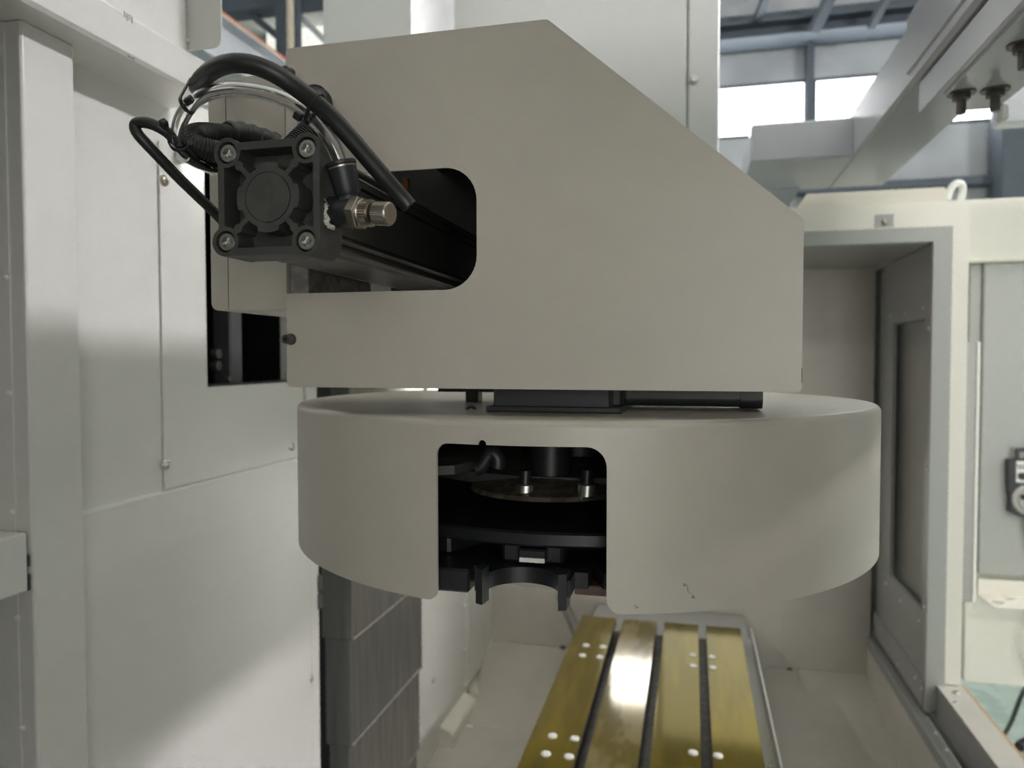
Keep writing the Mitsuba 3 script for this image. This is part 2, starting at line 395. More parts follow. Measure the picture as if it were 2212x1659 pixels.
# a tubular work light on the rear wall behind the cylinder
wl_ = thing('work_light', 'glowing white tube light on the rear wall behind the black cylinder cap', 'lamp')
o = at(452, 349, X=-.715)
part(wl_, 'tube', rod(o - [0, .03, 0], o + [0, .16, 0], .0075, 16), WHITEPLASTIC, True, emitter={'type': 'area', 'radiance': rgb(np.array([1.0, .98, .92]) * 9.0)})
part(wl_, 'socket', rbox(-.737, -.704, o[1] - .05, o[1] - .03, o[2] - .011, o[2] + .011, .003), WHITEPLASTIC)
part(wl_, 'socket', rbox(-.737, -.704, o[1] + .16, o[1] + .18, o[2] - .011, o[2] + .011, .003), WHITEPLASTIC)

# unseen end panel of the enclosure behind the camera, shaped to keep the hall's light off the guard
struct('wall_side', sheet(sbox(-1.3, .05, .66, 3.0).difference(sbox(-.07, .80, .58, 1.88)), 'y', -.46, -.44), DOORGREY, label='enclosure side wall with the opening the picture is taken through')
struct('wall_added_near', rbox(-1.32, -1.30, -.44, .70, .05, 2.6, .003), GREY)  # unseen panel, added in grey to cut light bounced onto the guard

# box post at the near left, with the tube that meets it
PX = -0.70
zr0_post = at(405, 190, X=-.66)[2] - .0008
post = poly_rounded(sbox(-.92, .6605, PX, .7317), .004)
ps = thing('enclosure_post', 'tall white box post in front of the rear wall at the left edge', 'post')
part(ps, 'column', sheet(post, 'z', .05, zr0_post), WHITE, 40)
seam = at(40, 1300, Y=.66)
part(ps, 'seam_strip', rbox(-1.0, seam[0], .6585, .6612, .05, zr0_post, .0004), WHITE)
for q in ((12, 600), (20, 850), (26, 1106), (38, 1334), (48, 1572)):
    o = at(*q, Y=.6585)
    part(ps, 'weld_tack', trimesh.creation.icosphere(2, .0035).apply_transform(np.diag([1.2, .6, .9, 1])).apply_translation(o), WHITEPLASTIC, True)
t = [at(63, 1149, Y=.659), at(65, 1275, Y=.659)]
ts = thing('stub_tube', 'short white square tube meeting the left post low at the photo edge', 'tube')
part(ts, 'tube', rbox(-.86, t[0][0], .05, .657, t[1][2], t[0][2], .002), WHITE)
for q, h in (((63, 1212), .006), ((64, 1258), .009)):
    o = at(*q, Y=.6575)
    part(ts, 'chip', rbox(o[0] - .003, o[0] + .0008, .6568, .6578, o[2] - h, o[2] + h, .0003), CAST, label='dark chipped paint at the weld')

# rail along the top of the rear wall and the plates on it
RX = -0.66
zr0, zr1 = at(230, 96, X=RX)[2], at(405, 107, X=RX)[2]
zr0 = at(405, 190, X=RX)[2]
zr0, zr1 = at(405, 190, X=RX)[2], at(405, 107, X=RX)[2]
rl = thing('top_rail', 'white box rail along the top of the rear wall', 'rail')
part(rl, 'beam', rbox(-.90, RX, -.5, at(471, 160, X=RX)[1], zr0, zr1, .004), WHITE)
for q in ((268, 30), (276, 123)):
    o = at(*q, X=RX)
    if q[1] < 100: part(rl, 'scuff', cat(*[rbox(RX - .0002, RX + .0003, o[1] + k * .004, o[1] + k * .004 + .0012, o[2] - .004 - .002 * (k % 2), o[2] + .003, .0001) for k in range(4)]), CAST, label='dark scratches in the paint')
    else: part(rl, 'scuff', cat(*[rbox(RX - .0002, RX + .0004, o[1] + k * .004, o[1] + k * .004 + .0025, zr0 - .0004, zr0 + .001, .0001) for k in range(3)]), CAST)
bx = at(405, 50, Y=.79)[0]
up = thing('upper_guard', 'white sheet guard standing on the top rail with a rounded end plate', 'guard')
uy = at(405, 107, X=RX - .012)[1]
part(up, 'side_plate', rbox(-.70, RX - .012, -.5, uy, zr1, 2.5, .002), WHITE)
e0, e1 = at(405, 50, Y=uy)[0], at(477.5, 50, Y=uy)[0]
ez = at(440, 105.5, Y=uy)[2]
end = unary_union([rrect(e0 - .05, e1, ez, 2.7, .0135), sbox(e0 - .05, ez, e0 + .02, 2.7)])
part(up, 'end_plate', sheet(end, 'y', uy, uy + .0025), WHITE)
part(up, 'weld_bead', trimesh.creation.icosphere(2, .0035).apply_translation([e0, uy - .001, ez + .012]), WHITE, True)

# ------------------------------------------------------------------ column side: way cover, far part of the rear wall, end wall, pan
CX = -0.70
y0 = at(760, 1300, X=CX)[1]; y1 = at(917, 1300, X=CX)[1]
wc = thing('way_cover', 'dark grey telescoping steel cover of stepped boxes below the carousel', 'cover')
zs = [1.80, at(760, 1385, X=CX)[2], at(757, 1624, X=CX)[2], at(755, 1800, X=CX)[2] - .05, .2]
for k in range(4):
    d = .006 * k
    x0 = at(694, 1300, Y=y0)[0] + d
    part(wc, 'section', rbox(x0, CX - d, y0 + d * .6, y1 - d, zs[k + 1], zs[k], .0015), WAY)
    part(wc, 'wiper_lip', rbox(CX - d - .003, CX - d + .002, y0 + d * .6 + .004, y1 - d + .0005, zs[k + 1] - .001, zs[k + 1] + .0035, .001), RAWSTEEL, label='bright worn lower lip')
one('gap_shade_strip', 'black strip standing in for the shaded gap between the rear wall and the way cover', 'panel', rbox(-.96, -.775, y0 + .06, y0 + .065, .05, 2.2), DARKPAINT)  # black sheet takes the place of the darkness in the open gap
# rear wall beyond the column
EY = 2.71
zb0, zb1 = at(910, 1594, X=WX)[2], at(1060, 1440, X=WX)[2]
struct('wall_rear_far', sheet(Polygon([(1.84, .40), (EY, .40), (EY, 1.95), (1.84, 1.95)]), 'x', WX - .004, WX), WHITE)
ya, yb = at(1004, 1450, X=WX)[1], at(1034, 1450, X=WX)[1]
pl = thing('corner_pilaster', 'white folded corner strip on the rear wall beyond the way cover', 'trim')
part(pl, 'strip', sheet(poly_rounded(Polygon([(WX, ya), (WX + .012, ya + .004), (WX + .012, yb), (WX, yb)]), .001), 'z', .50, 1.95), WHITE)
for py in (1308, 1402, 1478):
    part(pl, 'weld_tack', trimesh.creation.icosphere(2, .006).apply_translation(at(1005, py, X=WX + .002)), WHITEPLASTIC, True)
one('wall_screw', 'single small screw in the white rear wall beyond the way cover', 'screw', pan_screw(at(935, 1470, X=WX + .0005), [1, 0, 0], .008), STEEL, 30)
# bar lamp on the rear wall beyond the column, glimpsed between guard and drum
bl = thing('bar_lamp', 'white bar lamp on the far rear wall, glimpsed in the gap between guard and drum', 'lamp')
q = at(942, 846, X=-.66)
ly0, ly1 = q[1] + .04, q[1] + .44
part(bl, 'housing', cat(rbox(WX + .001, -.620, ly0 - .01, ly1 + .01, q[2] + .012, q[2] + .034, .003), rbox(-.700, -.695, ly0 - .01, ly1 + .01, q[2] - .006, q[2] + .0125, .001)), WHITE)
part(bl, 'diffuser', rbox(-.69, -.63, ly0, ly1, q[2] + .004, q[2] + .0118, .001), WHITEPLASTIC, emitter={'type': 'area', 'radiance': rgb(np.array([1.0, .96, .88]) * 42.0)})
# wedge shaped ledge boxes with pegs at the foot of the rear wall
for k, (a, b, lab) in enumerate((((979, 1588), (1029, 1513), 'nearer white ledge box with pegs at the foot of the rear wall'), ((1036, 1500), (1070, 1437), 'farther white ledge box with pegs at the foot of the rear wall'))):
    X = WX + .042
    p, q = at(*a, X=X), at(*b, X=X)
    lb = thing('ledge_box', lab, 'bracket', 'ledge boxes at the foot of the rear wall')
    zz0 = min(p[2], q[2]) - .052
    h = p[2]
    part(lb, 'body', sheet(poly_rounded(Polygon([(WX - .004, h + .022), (X - .004, h), (X, h - .006), (X, zz0), (WX - .004, zz0)]), .001), 'y', p[1], q[1] if k == 0 else EY - .003), CREAM)
    for px, py in (((1011, 1569), (1040, 1527)) if k == 0 else ((1070, 1482),)):
        o = at(px - 4, py + 4, X=X)
        part(lb, 'peg', rod(o - [.002, 0, 0], o + [.024, 0, 0], .0105, 16, .003), CREAM, 40)
# end wall and pan
zj = .523
struct('wall_end', sheet(sbox(WX - .02, zj, .592, 1.934).difference(sbox(-.315, .93, -.125, 1.27)).difference(sbox(-.10, .88, .42, 1.27)), 'y', EY, EY + .004), PAN)
ew = struct(f'window_{win_n + 2}', sheet(sbox(-.12, .86, .44, 1.29).difference(sbox(-.10, .88, .42, 1.27)), 'y', EY - .006, EY + .010), GREY)  # made-up window behind the drum, holds the glowing pane added for the table
part(ew, 'pane', rbox(-.11, .43, EY + .004, EY + .008, .87, 1.28, .001), WHITEPLASTIC, label='added glowing pane that brightens the table film', emitter={'type': 'area', 'radiance': rgb([.85, .85, .80])})
struct('trim_4', cat(rbox(.50, .66, 3.30, 3.31, .40, 2.06, .001), rbox(.586, .592, EY + .004, 3.30, .40, 2.06, .001), rbox(.586, .66, EY + .13, 3.30, 2.05, 2.06, .001)), PAN, label='deep recess between the end wall and the sliding door')
struct('wall_end_upper', sheet(sbox(-1.1, 1.934, .8, 2.05), 'y', EY + .12, EY + .124), GREY)
struct('trim_2', sheet(sbox(*[at(1690, 1400, Y=EY)[0], zj - .01, at(1722, 1400, Y=EY)[0], 1.2]), 'y', EY - .003, EY - .0005), PAN, label='narrow vertical cover strip on the end wall')
for q in ((1216, 1401), (1706, 1449)):
    o = at(*q, Y=EY - .004)
    one('drain_bolt', ('dark bolt head on the end wall left of the table', 'dark bolt head on the end wall right of the table')[q[0] > 1500], 'bolt', rod(o, o - [0, .008, 0], .0125, 6), STEEL_DARK, group='bolts on the end wall')
struct('pan_floor', cat(tm([[WX - .02, EY + .004, zj], [.80, EY + .004, zj], [.80, 2.25, .425], [WX - .02, 2.25, .425]], [[0, 2, 1], [0, 3, 2]]),
                        tm([[WX - .02, 2.25, .425], [.80, 2.25, .425], [.80, .2, .38], [WX - .02, .2, .38]], [[0, 2, 1], [0, 3, 2]])), PAN)
a, b = at(1740, 1642, Z=.42), at(1905, 1656, Z=.42)
one('pan_step', 'thin raised step across the chip pan right of the table', 'strip', rbox(a[0], b[0], a[1] - .005, a[1] + .03, .40, .426, .002), PAN)

# ------------------------------------------------------------------ work table with its film, plugs, gutter and end cover
TZ = .749
tx = [-.348, -.2375, -.2125, -.1065, -.0815, .0225, .0475, .1512]
ty0, ty1 = 1.30, 2.42
pr = sbox(tx[0], TZ - .09, tx[-1], TZ)
for a, b in ((1, 2), (3, 4), (5, 6)):
    m = (tx[a] + tx[b]) / 2
    pr = pr.difference(sbox(tx[a], TZ - .022, tx[b], TZ + .1)).difference(sbox(m - .021, TZ - .042, m + .021, TZ - .021))
tb = thing('work_table', 'machine table with three T-slots under yellow-green protective film', 'table')
part(tb, 'body', sheet(poly_rounded(pr, .0012), 'y', ty0, ty1), SLOT)
for k, (a, b) in enumerate(((0, 1), (2, 3), (4, 5), (6, 7))):
    part(tb, 'film_strip', rbox(tx[a] - .0005, tx[b] + .0005, ty0, ty1 + .0005, TZ, TZ + .0012, .0008), FILM_WORN if k == 1 else FILM)
    if k in (0, 3):
        xx = tx[a] - .0006 if k == 0 else tx[b] + .0006
        part(tb, 'film_side', rbox(xx - .0006, xx + .0006, ty0, ty1, TZ - .085, TZ + .001, .0004), FILM)
part(tb, 'saddle', rbox(-.33, .13, ty0 + .05, ty1 - .1, .40, TZ - .091, .003), SLOT)
for x in (-.301, -.2508, .0066, .0586):
    for y in (2.166, 2.0895, 1.622, 1.544):
        pg = part(tb, 'plug', lathe([(1e-6, .0045), (.006, .0045), (.0098, .0035), (.0112, .001), (.0112, -.001)][::-1], [x, y, TZ + .001], [0, 0, 1], 24), WHITEPLASTIC, 50, label='white round hole plug')
g = thing('table_gutter', 'bare aluminium gutter along the right side of the yellow table', 'gutter')
part(g, 'tray', rbox(.154, .188, ty0, ty1 + .05, TZ - .055, TZ - .050, .001), GREY)
part(g, 'lip', rbox(.186, .1905, ty0, ty1 + .05, TZ - .055, TZ - .012, .001), ALU)
for q in ((1664, 1655),):
    o = at(*q, Z=TZ - .05); part(g, 'screw', pan_screw(o, [0, 0, 1], .006), STEEL, 30)
wy = thing('end_cover', 'grey folded steel cover behind the far end of the table', 'cover')
part(wy, 'top', sheet(Polygon([(-.375, TZ - .14), (-.33, TZ - .05), (.18, TZ - .05), (.215, TZ - .14)]), 'y', ty1 + .012, EY - .012), mat('cover_grey', (.34, .34, .335), .3, metal=.3))
part(wy, 'side_rail', rod(at(1212, 1290, Y=EY - .03), at(1258, 1392, Y=ty1 + .02), .017, 20), WAY, True, label='bright round rail')

# ------------------------------------------------------------------ spindle head casing
SY = 1.47
hx0, hx1 = at(697, 50, Y=SY)[0], at(1554.5, 200, Y=SY)[0]
xs = at(1484.5, 150, Y=SY)[0]
sh = thing('spindle_head', 'tall pale grey sheet casing of the spindle head behind the guard', 'casing')
HEAD = mat('head_paint', (.58, .585, .58), .34, bump=(peel, .00005, 4e-4))
part(sh, 'side_panel', rbox(hx0, xs - .0008, SY, SY + .45, 2.0 - .17, 3.2, .003), HEAD)
part(sh, 'front_panel', rbox(xs + .0008, hx1, SY + .001, SY + .45, 2.0 - .17, 3.2, .004), HEAD)
part(sh, 'screw', pan_screw(at(1497, 172, Y=SY), [0, -1, 0], .0095), STEEL, 30)
part(sh, 'strip', rbox(at(887.5, 30, Y=SY)[0], at(981.5, 30, Y=SY)[0], SY - .003, SY + .002, 1.9, 3.2, .0008), mat('foil', (.82, .83, .86), .25, metal=.5, bump=(lambda p, n, uv: fbm(p.x * 60, p.y * 60, p.z * 40, 2), .0004, 1e-3)), label='bright silver vertical strip')
# ------------------------------------------------------------------ roof frame of the machine, upper right
AY = 1.70
az0, az1 = at(1622, 352, Y=AY)[2], at(1623, 268, Y=AY)[2]
ax0, ax1 = at(1622, 300, Y=AY)[0], at(1843, 335, Y=AY)[0]
bz1 = at(1935, 92, X=ax1)[2]
bx2 = at(2000, 320, Z=az0)[0]
fr = thing('roof_frame', 'pale grey folded roof frame of a cross beam and a long rail over the door', 'frame')
part(fr, 'cross_beam', rbox(ax0, ax1 + .004, AY, AY + .30, az0, az1, .005), FRAME)
part(fr, 'long_rail', rbox(ax1, bx2, .2, AY + .30, az0, bz1, .006), FRAME)
part(fr, 'rail_joint', rbox(ax1 - .0035, ax1 + .002, .2, at(1963, 100, X=ax1)[1], az0 + .02, bz1 + .006, .002), FRAME)
gs = sheet(Polygon([tuple(at(px, py, Y=AY + .27)[[0, 2]]) for px, py in ((1640, 358), (1731, 356), (1731, 403), (1690, 470), (1600, 440))]), 'y', AY + .27, AY + .28)
part(fr, 'gusset', gs, FRAME, label='gusset plate under the cross beam')
CY = 1.26
cz0, cz1 = at(1985, 246, Y=CY)[2], at(1985, 180, Y=CY)[2]
cx0, cx1 = at(1985, 220, Y=CY)[0], at(2157, 233, Y=CY)[0]
bb = thing('bolted_beam', 'wide grey beam with two bolts hanging from its underside, top right corner', 'beam')
cp = poly_rounded(unary_union([sbox(cx0, cz0, cx1, cz0 + .012), sbox(cx0, cz0, cx0 + .014, cz1), sbox(cx1 - .014, cz0, cx1, cz1), sbox(cx0, cz1 - .012, cx1, cz1)]), .002)
part(bb, 'beam', sheet(cp, 'y', .2, CY), FRAME)
part(bb, 'edge_strip', rbox(cx0 + .008, cx0 + .013, .2, CY - .09, cz0 - .004, cz0 + .001, .001), FRAME)
for q in ((2077, 200), (2150, 193), (2212, 95)):
    o = at(*q, Z=cz0)
    b = part(bb, 'bolt', rod(o + [0, 0, .002], o - [0, 0, .030], .0062, 14, .001), STEEL_DARK, 40)
    part(b, 'nut', rod(o + [0, 0, .001], o - [0, 0, .011], .0115, 6, .001), STEEL_DARK)
    part(b, 'washer', rod(o + [0, 0, .001], o - [0, 0, .0025], .018, 24), STEEL_DARK)
p, q = at(2157, 236, Y=1.25), at(2174, 262, Y=1.25)
one('switch_block', 'small white block just below the end of the bolted beam', 'block', rbox(p[0], q[0], 1.24, 1.258, q[2], cz0 + .0005, .003), WHITEPLASTIC)
one('beam_behind', 'grey beam end at the right edge below the bolted beam', 'beam', rbox(at(2164, 230, Y=2.1)[0], 1.6, 2.1, 2.16, at(2190, 264, Y=2.1)[2], at(2190, 120, Y=2.1)[2], .004), FRAME)

one('added_header', 'unseen white panel added to shade the rear wall, outside the picture', 'panel', rbox(.62, .64, -.44, 1.50, 1.80, 2.15, .003), WHITE)  # added out of view to cast the dark band on the rear wall
one('added_light_blocker', 'unseen grey panel added to keep light off the right of the drum, outside the picture', 'door', rbox(.645, .685, -.44, .75, .05, 1.80, .003), DOORGREY)  # added out of view as a light blocker for the drum's right end

# ------------------------------------------------------------------ sliding door, its latch, handle and track
DY = 2.15
A2 = lambda px, py, Y=DY: tuple(at(px, py, Y=Y)[[0, 2]])
dxr, dxi, dxm = at(2094, 500, Y=DY)[0], at(2014, 600, Y=DY)[0], at(2057, 500, Y=DY)[0]
dz_top, dz_g, dz_in = at(2031, 435, Y=DY)[2], at(1900, 495, Y=DY)[2], at(1900, 526, Y=DY)[2]
dz_b, dz_c = at(2020, 1538, Y=DY)[2], at(2063, 1480, Y=DY)[2]
dxl = at(1712, 449, Y=DY)[0]
dr_ = thing('sliding_door', 'cream sliding door seen on its leading edge, grey inside, pushed open at the right', 'door')
skin = unary_union([Polygon([(dxl - .05, dz_g - .01), A2(1700, 449), (dxr, dz_top), (dxr, dz_g - .01)]), sbox(dxm - .004, dz_c, dxr, dz_top)])
part(dr_, 'outer_skin', sheet(skin, 'y', DY, DY + .003), CREAM)
gf = unary_union([sbox(dxl - .05, dz_in, dxm, dz_g), sbox(dxi, dz_b, dxm, dz_g)])
part(dr_, 'edge_frame', sheet(gf, 'y', DY - .006, DY + .012), GREY, label='grey edge frame')
part(dr_, 'front_panel', rbox(dxr - .003, dxr, DY + .003, 3.0, dz_c, dz_top, .001), CREAM)
part(dr_, 'roof_panel', rbox(dxl - .05, dxr, DY + .003, 3.0, dz_top - .004, dz_top, .001), CREAM)
part(dr_, 'roof_lining', rbox(dxl - .05, dxi, DY + .014, 2.84, dz_in - .002, dz_in + .004, .001), DOORGREY)
zt0, zt1 = at(1965, 657, X=dxi)[2], at(1965, 694, X=dxi)[2]
zq0, zq1 = at(1955, 1278, X=dxi)[2], at(1955, 1318, X=dxi)[2]
yl0, yl1, yr0 = at(1914, 850, X=dxi)[1], at(1928, 850, X=dxi)[1], at(1999, 850, X=dxi)[1]
inner = sbox(DY + .012, dz_b, 2.84, dz_in).difference(sbox(yr0, zq0, yl1, zt1))
part(dr_, 'inner_panel', sheet(inner, 'x', dxi + .006, dxi + .010), DOORGREY)
fw = sbox(DY + .012, zq1, yl0, zt0).difference(sbox(yr0 + .0, zq0, yl1, zt1))
part(dr_, 'window_frame', sheet(fw, 'x', dxi, dxi + .006), DOORGREY)
part(dr_, 'window_pane', rbox(dxi + .016, dxi + .020, yr0 - .01, yl1 + .01, zq0 - .01, zt1 + .01, .001), 'window_glass')
part(dr_, 'window_backing', rbox(dxr - .035, dxr - .030, DY + .02, 2.95, zq1, zt0, .001), DOORGREY)
part(dr_, 'lower_band', sheet(Polygon([(DY + .012, dz_b + .005), (2.80, dz_b + .005), (2.80, dz_b + .075), (DY + .012, dz_b + .075)]), 'x', dxi - .004, dxi + .006), DOORGREY)
for q in ((1924.5, 682), (1956, 675), (1994, 664), (2007, 708), (2003.5, 1012), (1914, 1261), (1946.5, 1300), (1998, 1314), (1985.5, 1344), (1977.7, 1467), (1990.7, 1489), (1940, 1436)):
    part(dr_, 'screw', pan_screw(at(*q, X=dxi - (.004 if q[1] > 1400 else 0)), [-1, 0, 0], .0065), STEEL, 30)
kp = [at(1890, 464, Y=DY), at(1930, 490, Y=DY)]
lt = part(dr_, 'latch_plate', rbox(kp[0][0], kp[1][0], DY - .002, DY + .001, kp[1][2], kp[0][2], .0005), GREY, label='small grey latch plate')
part(lt, 'latch_key', pan_screw(at(1911, 480, Y=DY - .002), [0, -1, 0], .009, False), NICKEL, 30)
# bar handle with two standoffs
HYD = DY + .03
hb = [at(2080, 738, Y=HYD), at(2111, 738, Y=HYD), at(2078, 1300, Y=HYD)]
hd = part(dr_, 'handle', rbox(hb[0][0], hb[1][0], HYD, HYD + .045, hb[2][2], hb[0][2], .003), BRUSHED, label='long brushed metal bar handle')
part(hd, 'handle_edge', rbox(hb[1][0], at(2119, 738, Y=HYD)[0], HYD, HYD + .045, hb[2][2], hb[0][2], .002), WHITEPLASTIC)
for py in (830, 1208):
    o0, o1 = at(2052, py - 12, Y=HYD + .02), at(2080, py + 13, Y=HYD + .02)
    part(hd, 'standoff', rbox(dxr - .02, hb[0][0], HYD - .005, HYD + .03, o1[2], o0[2], .002), CREAM)
# pad and lifting hook on the door's roof
pd = [at(1716, 424, Y=DY + .06), at(2036, 410, Y=DY + .06)]
pdz = at(1900, 416, Y=DY + .06)[2]
one('roof_pad', 'long pale rounded strip lying on top of the sliding door', 'strip', sheet(poly_rounded(Polygon([(dxl + .03, dz_top), (at(1737, 424, Y=DY + .06)[0], pdz), (pd[1][0], pdz), (pd[1][0] + .002, dz_top)]), .008), 'y', DY + .03, DY + .5), mat('pad', (.66, .62, .55), .5))
hk = at(2066, 428, Y=DY + .05)
hp, _ = spline([hk + np.array(v) for v in ((-.022, 0, -.002), (-.012, 0, .028), (.002, .004, .040), (.016, .012, .036), (.020, .02, .016), (.016, .024, -.004))], 40)
one('lifting_hook', 'white bent hook standing on the corner of the sliding door', 'hook', tube(hp, .0095, 14), WHITEPLASTIC, 50)
# track rail, channel, sill
zr = dz_b - .008
ra, rb = at(1881, 1388, Z=zr), at(2048, 1659, Z=zr)
tk = thing('door_track', 'dark grey screwed track rail along the floor edge under the sliding door', 'rail')
part(tk, 'rail', rbox(ra[0] - .002, ra[0] + .024, .4, EY + .1, zr - .035, zr, .002), mat('track_grey', (.22, .222, .22), .4))
part(tk, 'web', rbox(ra[0], ra[0] + .006, .4, EY + .1, .38, zr - .034, .001), PAN)
part(tk, 'rail_lip', rbox(ra[0] + .022, ra[0] + .0265, .4, DY - .02, zr - .035, zr + .004, .001), GREY)
for q in ((2023.4, 1584.6), (2047.4, 1620.6)):
    part(tk, 'screw', pan_screw(at(*q, Z=zr), [0, 0, 1], .0065), STEEL, 30)
zs_ = dz_c - .002
sx1, sx0 = at(2082, 1484, Z=zs_)[0], at(2045, 1509, Z=zs_)[0]
sl = thing('door_sill', 'flat beige sill running toward the lower right corner beside the green floor', 'sill')
part(sl, 'top', rbox(sx0, sx1, .4, at(2060, 1478, Z=zs_)[1], zs_ - .004, zs_, .001), PAN)
part(sl, 'inner_flange', rbox(sx0 + .001, sx0 + .004, .4, 3.0, zs_ - .16, zs_ - .002, .001), 'track_grey')  # darker grey puts the channel's shade into the flange colour
part(sl, 'edge_trim', rbox(sx1, sx1 + .004, .4, at(2060, 1478, Z=zs_)[1], zs_ - .03, zs_ + .001, .001), mat('ochre', (.55, .33, .12), .5), label='thin ochre edge')
for q in ((2066, 1497), (2064, 1518)):
    part(sl, 'screw', pan_screw(at(*q, Z=zs_), [0, 0, 1], .009 if q[1] < 1500 else .006), STEEL, 30)
struct('trim_3', rbox(ra[0] + .006, sx0 + .002, ra[1] - 2.2, 3.0, zr - .11, zr - .10, .001), PAN, label='floor of the channel between track and sill')
o = np.array([.6185, at(2060, 1588, X=.6185)[1], 0])
one('channel_block', 'pale block lying in the channel between door track and sill', 'block', rbox(o[0] - .007, o[0] + .007, o[1] - .06, o[1] + .04, zr - .10, zr - .02, .003), mat('block_beige', (.55, .50, .38), .6))

# ------------------------------------------------------------------ control console, shelf, base panel, pendant, floor cable
KY = 2.78
cz = [at(2150, py, Y=KY)[2] for py in (432, 567, 1243)]
kx0, kx1 = at(2098, 700, Y=KY)[0], at(2125, 700, Y=KY)[0]
cs = thing('control_console', 'grey console side panel with a cream top band at the right edge', 'console')
part(cs, 'top_band', rbox(dxr + .03, 1.75, KY - .03, KY + .5, cz[1], cz[0], .004), CREAM, label='cream top band')
part(cs, 'side_panel', rbox(kx1, 1.75, KY, KY + .5, cz[2], cz[1] - .001, .003), GREY)
part(cs, 'side_recess', rbox(kx0, kx1 - .001, KY + .02, KY + .5, cz[2], cz[1] - .001, .003), GREY)
part(cs, 'base_panel', rbox(at(2082, 1400, Y=KY + .04)[0], 1.75, KY + .04, KY + .6, at(2150, 1479, Y=KY + .04)[2], cz[2] - .002, .004), CREAM)
SYK = KY - .01
sz1, sz0 = at(2150, 1252, Y=SYK)[2], at(2150, 1286, Y=SYK)[2]
sf = thing('bracket_shelf', 'cream bracket shelf with two round holes under the console', 'shelf')
sxa = at(2112, 1270, Y=SYK)[0]
part(sf, 'upright', rbox(sxa, 1.75, SYK - .003, SYK, sz0, sz1, .001), CREAM)
n0 = at(2180, 1313, Z=sz0)[1]
pl2 = Polygon([(sxa, SYK), (at(2137, 1303, Z=sz0)[0], n0 + .01), (at(2145, 1308, Z=sz0)[0], n0), (1.75, n0), (1.75, SYK)])
for q, r in (((2177, 1293), .013), ((2154, 1301), .020)):
    o = at(*q, Z=sz0); pl2 = pl2.difference(Point(o[0], o[1]).buffer(r))
part(sf, 'plate', sheet(pl2, 'z', sz0 - .003, sz0), CREAM)
MY = KY - .035
pm = lambda px, py: tuple(at(px, py, Y=MY)[[0, 2]])
mp = thing('handwheel_pendant', 'black handwheel pendant with a silver dial hanging on the console at the right edge', 'pendant')
bp = Polygon([pm(*q) for q in ((2180, 993), (2258, 993), (2258, 1020), (2254, 1050), (2258, 1075), (2254, 1100), (2240, 1116), (2200, 1116), (2182, 1106), (2184, 1080), (2180, 1050))])
part(mp, 'body', sheet(bp.buffer(-.006).buffer(.006), 'y', MY, KY - .001), PLASTIC)
lb = sbox(*pm(2194, 1042), *pm(2245, 997)).buffer(-.004).buffer(.004)
part(mp, 'face_plate', sheet(lb, 'y', MY - .002, MY), WHITEPLASTIC, label='white face plate')
for px in (2207, 2232):
    o = at(px, 1028, Y=MY - .002); part(mp, 'selector', rod(o, o - [0, .016, 0], .011, 20, .002), PLASTIC, 40)
for px, py, w in ((2207, 1006, 9), (2232, 1006, 9), (2207, 1011, 7)):
    o = at(px, py, Y=MY - .0022); part(mp, 'print', rbox(o[0] - w * .0017, o[0] + w * .0017, o[1] - .0004, o[1], o[2] - .002, o[2] + .002, .0001), CAST)
o = at(2225, 1079, Y=MY)
dl = part(mp, 'dial', lathe([(1e-6, .012), (.036, .012), (.040, .008), (.050, .007), (.054, .003), (.054, -.001)][::-1], o, [0, -1, 0], 48), BRUSHED, 30, label='silver dial')
part(dl, 'crank_knob', rod(o + np.array([-.024, -.012, .01]), o + np.array([-.024, -.034, .01]), .008, 16, .002), PLASTIC, 40)
part(mp, 'hook', sheet(sbox(*pm(2195, 994), *pm(2245, 970)).difference(sbox(*pm(2203, 994), *pm(2237, 977))), 'y', MY + .004, MY + .014), PLASTIC)
cp_, _ = spline([at(2222, 1112, Y=MY + .01), at(2240, 1200, Y=MY), at(2268, 1340, Y=MY - .02), at(2252, 1430, Y=MY - .02), at(2214, 1488, Z=.40), at(2190, 1545, Z=.2), at(2168, 1588, Z=.02), at(2130, 1640, Z=.012)], 70)
one('floor_cable', 'black cable dropping to the green floor at the lower right corner', 'cable', tube(cp_, .0085, 12), RUBBER, 50)
one('floor_hose', 'dark ribbed hose end on the floor at the lower right edge', 'hose', tube(*(lambda p: (p, .016 + .003 * np.sign(np.sin(np.arange(len(p)) * 1.05))))(spline([at(2202, 1614, Z=.03), at(2235, 1602, Z=.03), at(2300, 1622, Z=.03)], 60)[0])), RUBBER, 40)

# ------------------------------------------------------------------ tool carousel
# the carousel unit (drum, guard, cylinder, hoses) is modelled at drawing size and set down with its drum 0.52 m across
SIZE, ORIGIN0, ORIGIN1 = .72, np.array([-.1476, .9890, 1.5470]), np.array([-.10627, .71208, 1.56184])
PLACE = np.diag([SIZE, SIZE, SIZE, 1.0]); PLACE[:3, 3] = ORIGIN1 - SIZE * ORIGIN0
DR, DC = 0.36325, np.array([-.14764, .98904])
DZ0, DZ1 = 1.3800, 1.5470


def polar(th, r, z):
    """th from the side nearest the camera, positive to the right."""
    th = np.asarray(th, float)
    return np.stack([DC[0] + r * np.sin(th), DC[1] - r * np.cos(th), np.broadcast_to(z, th.shape)], -1)


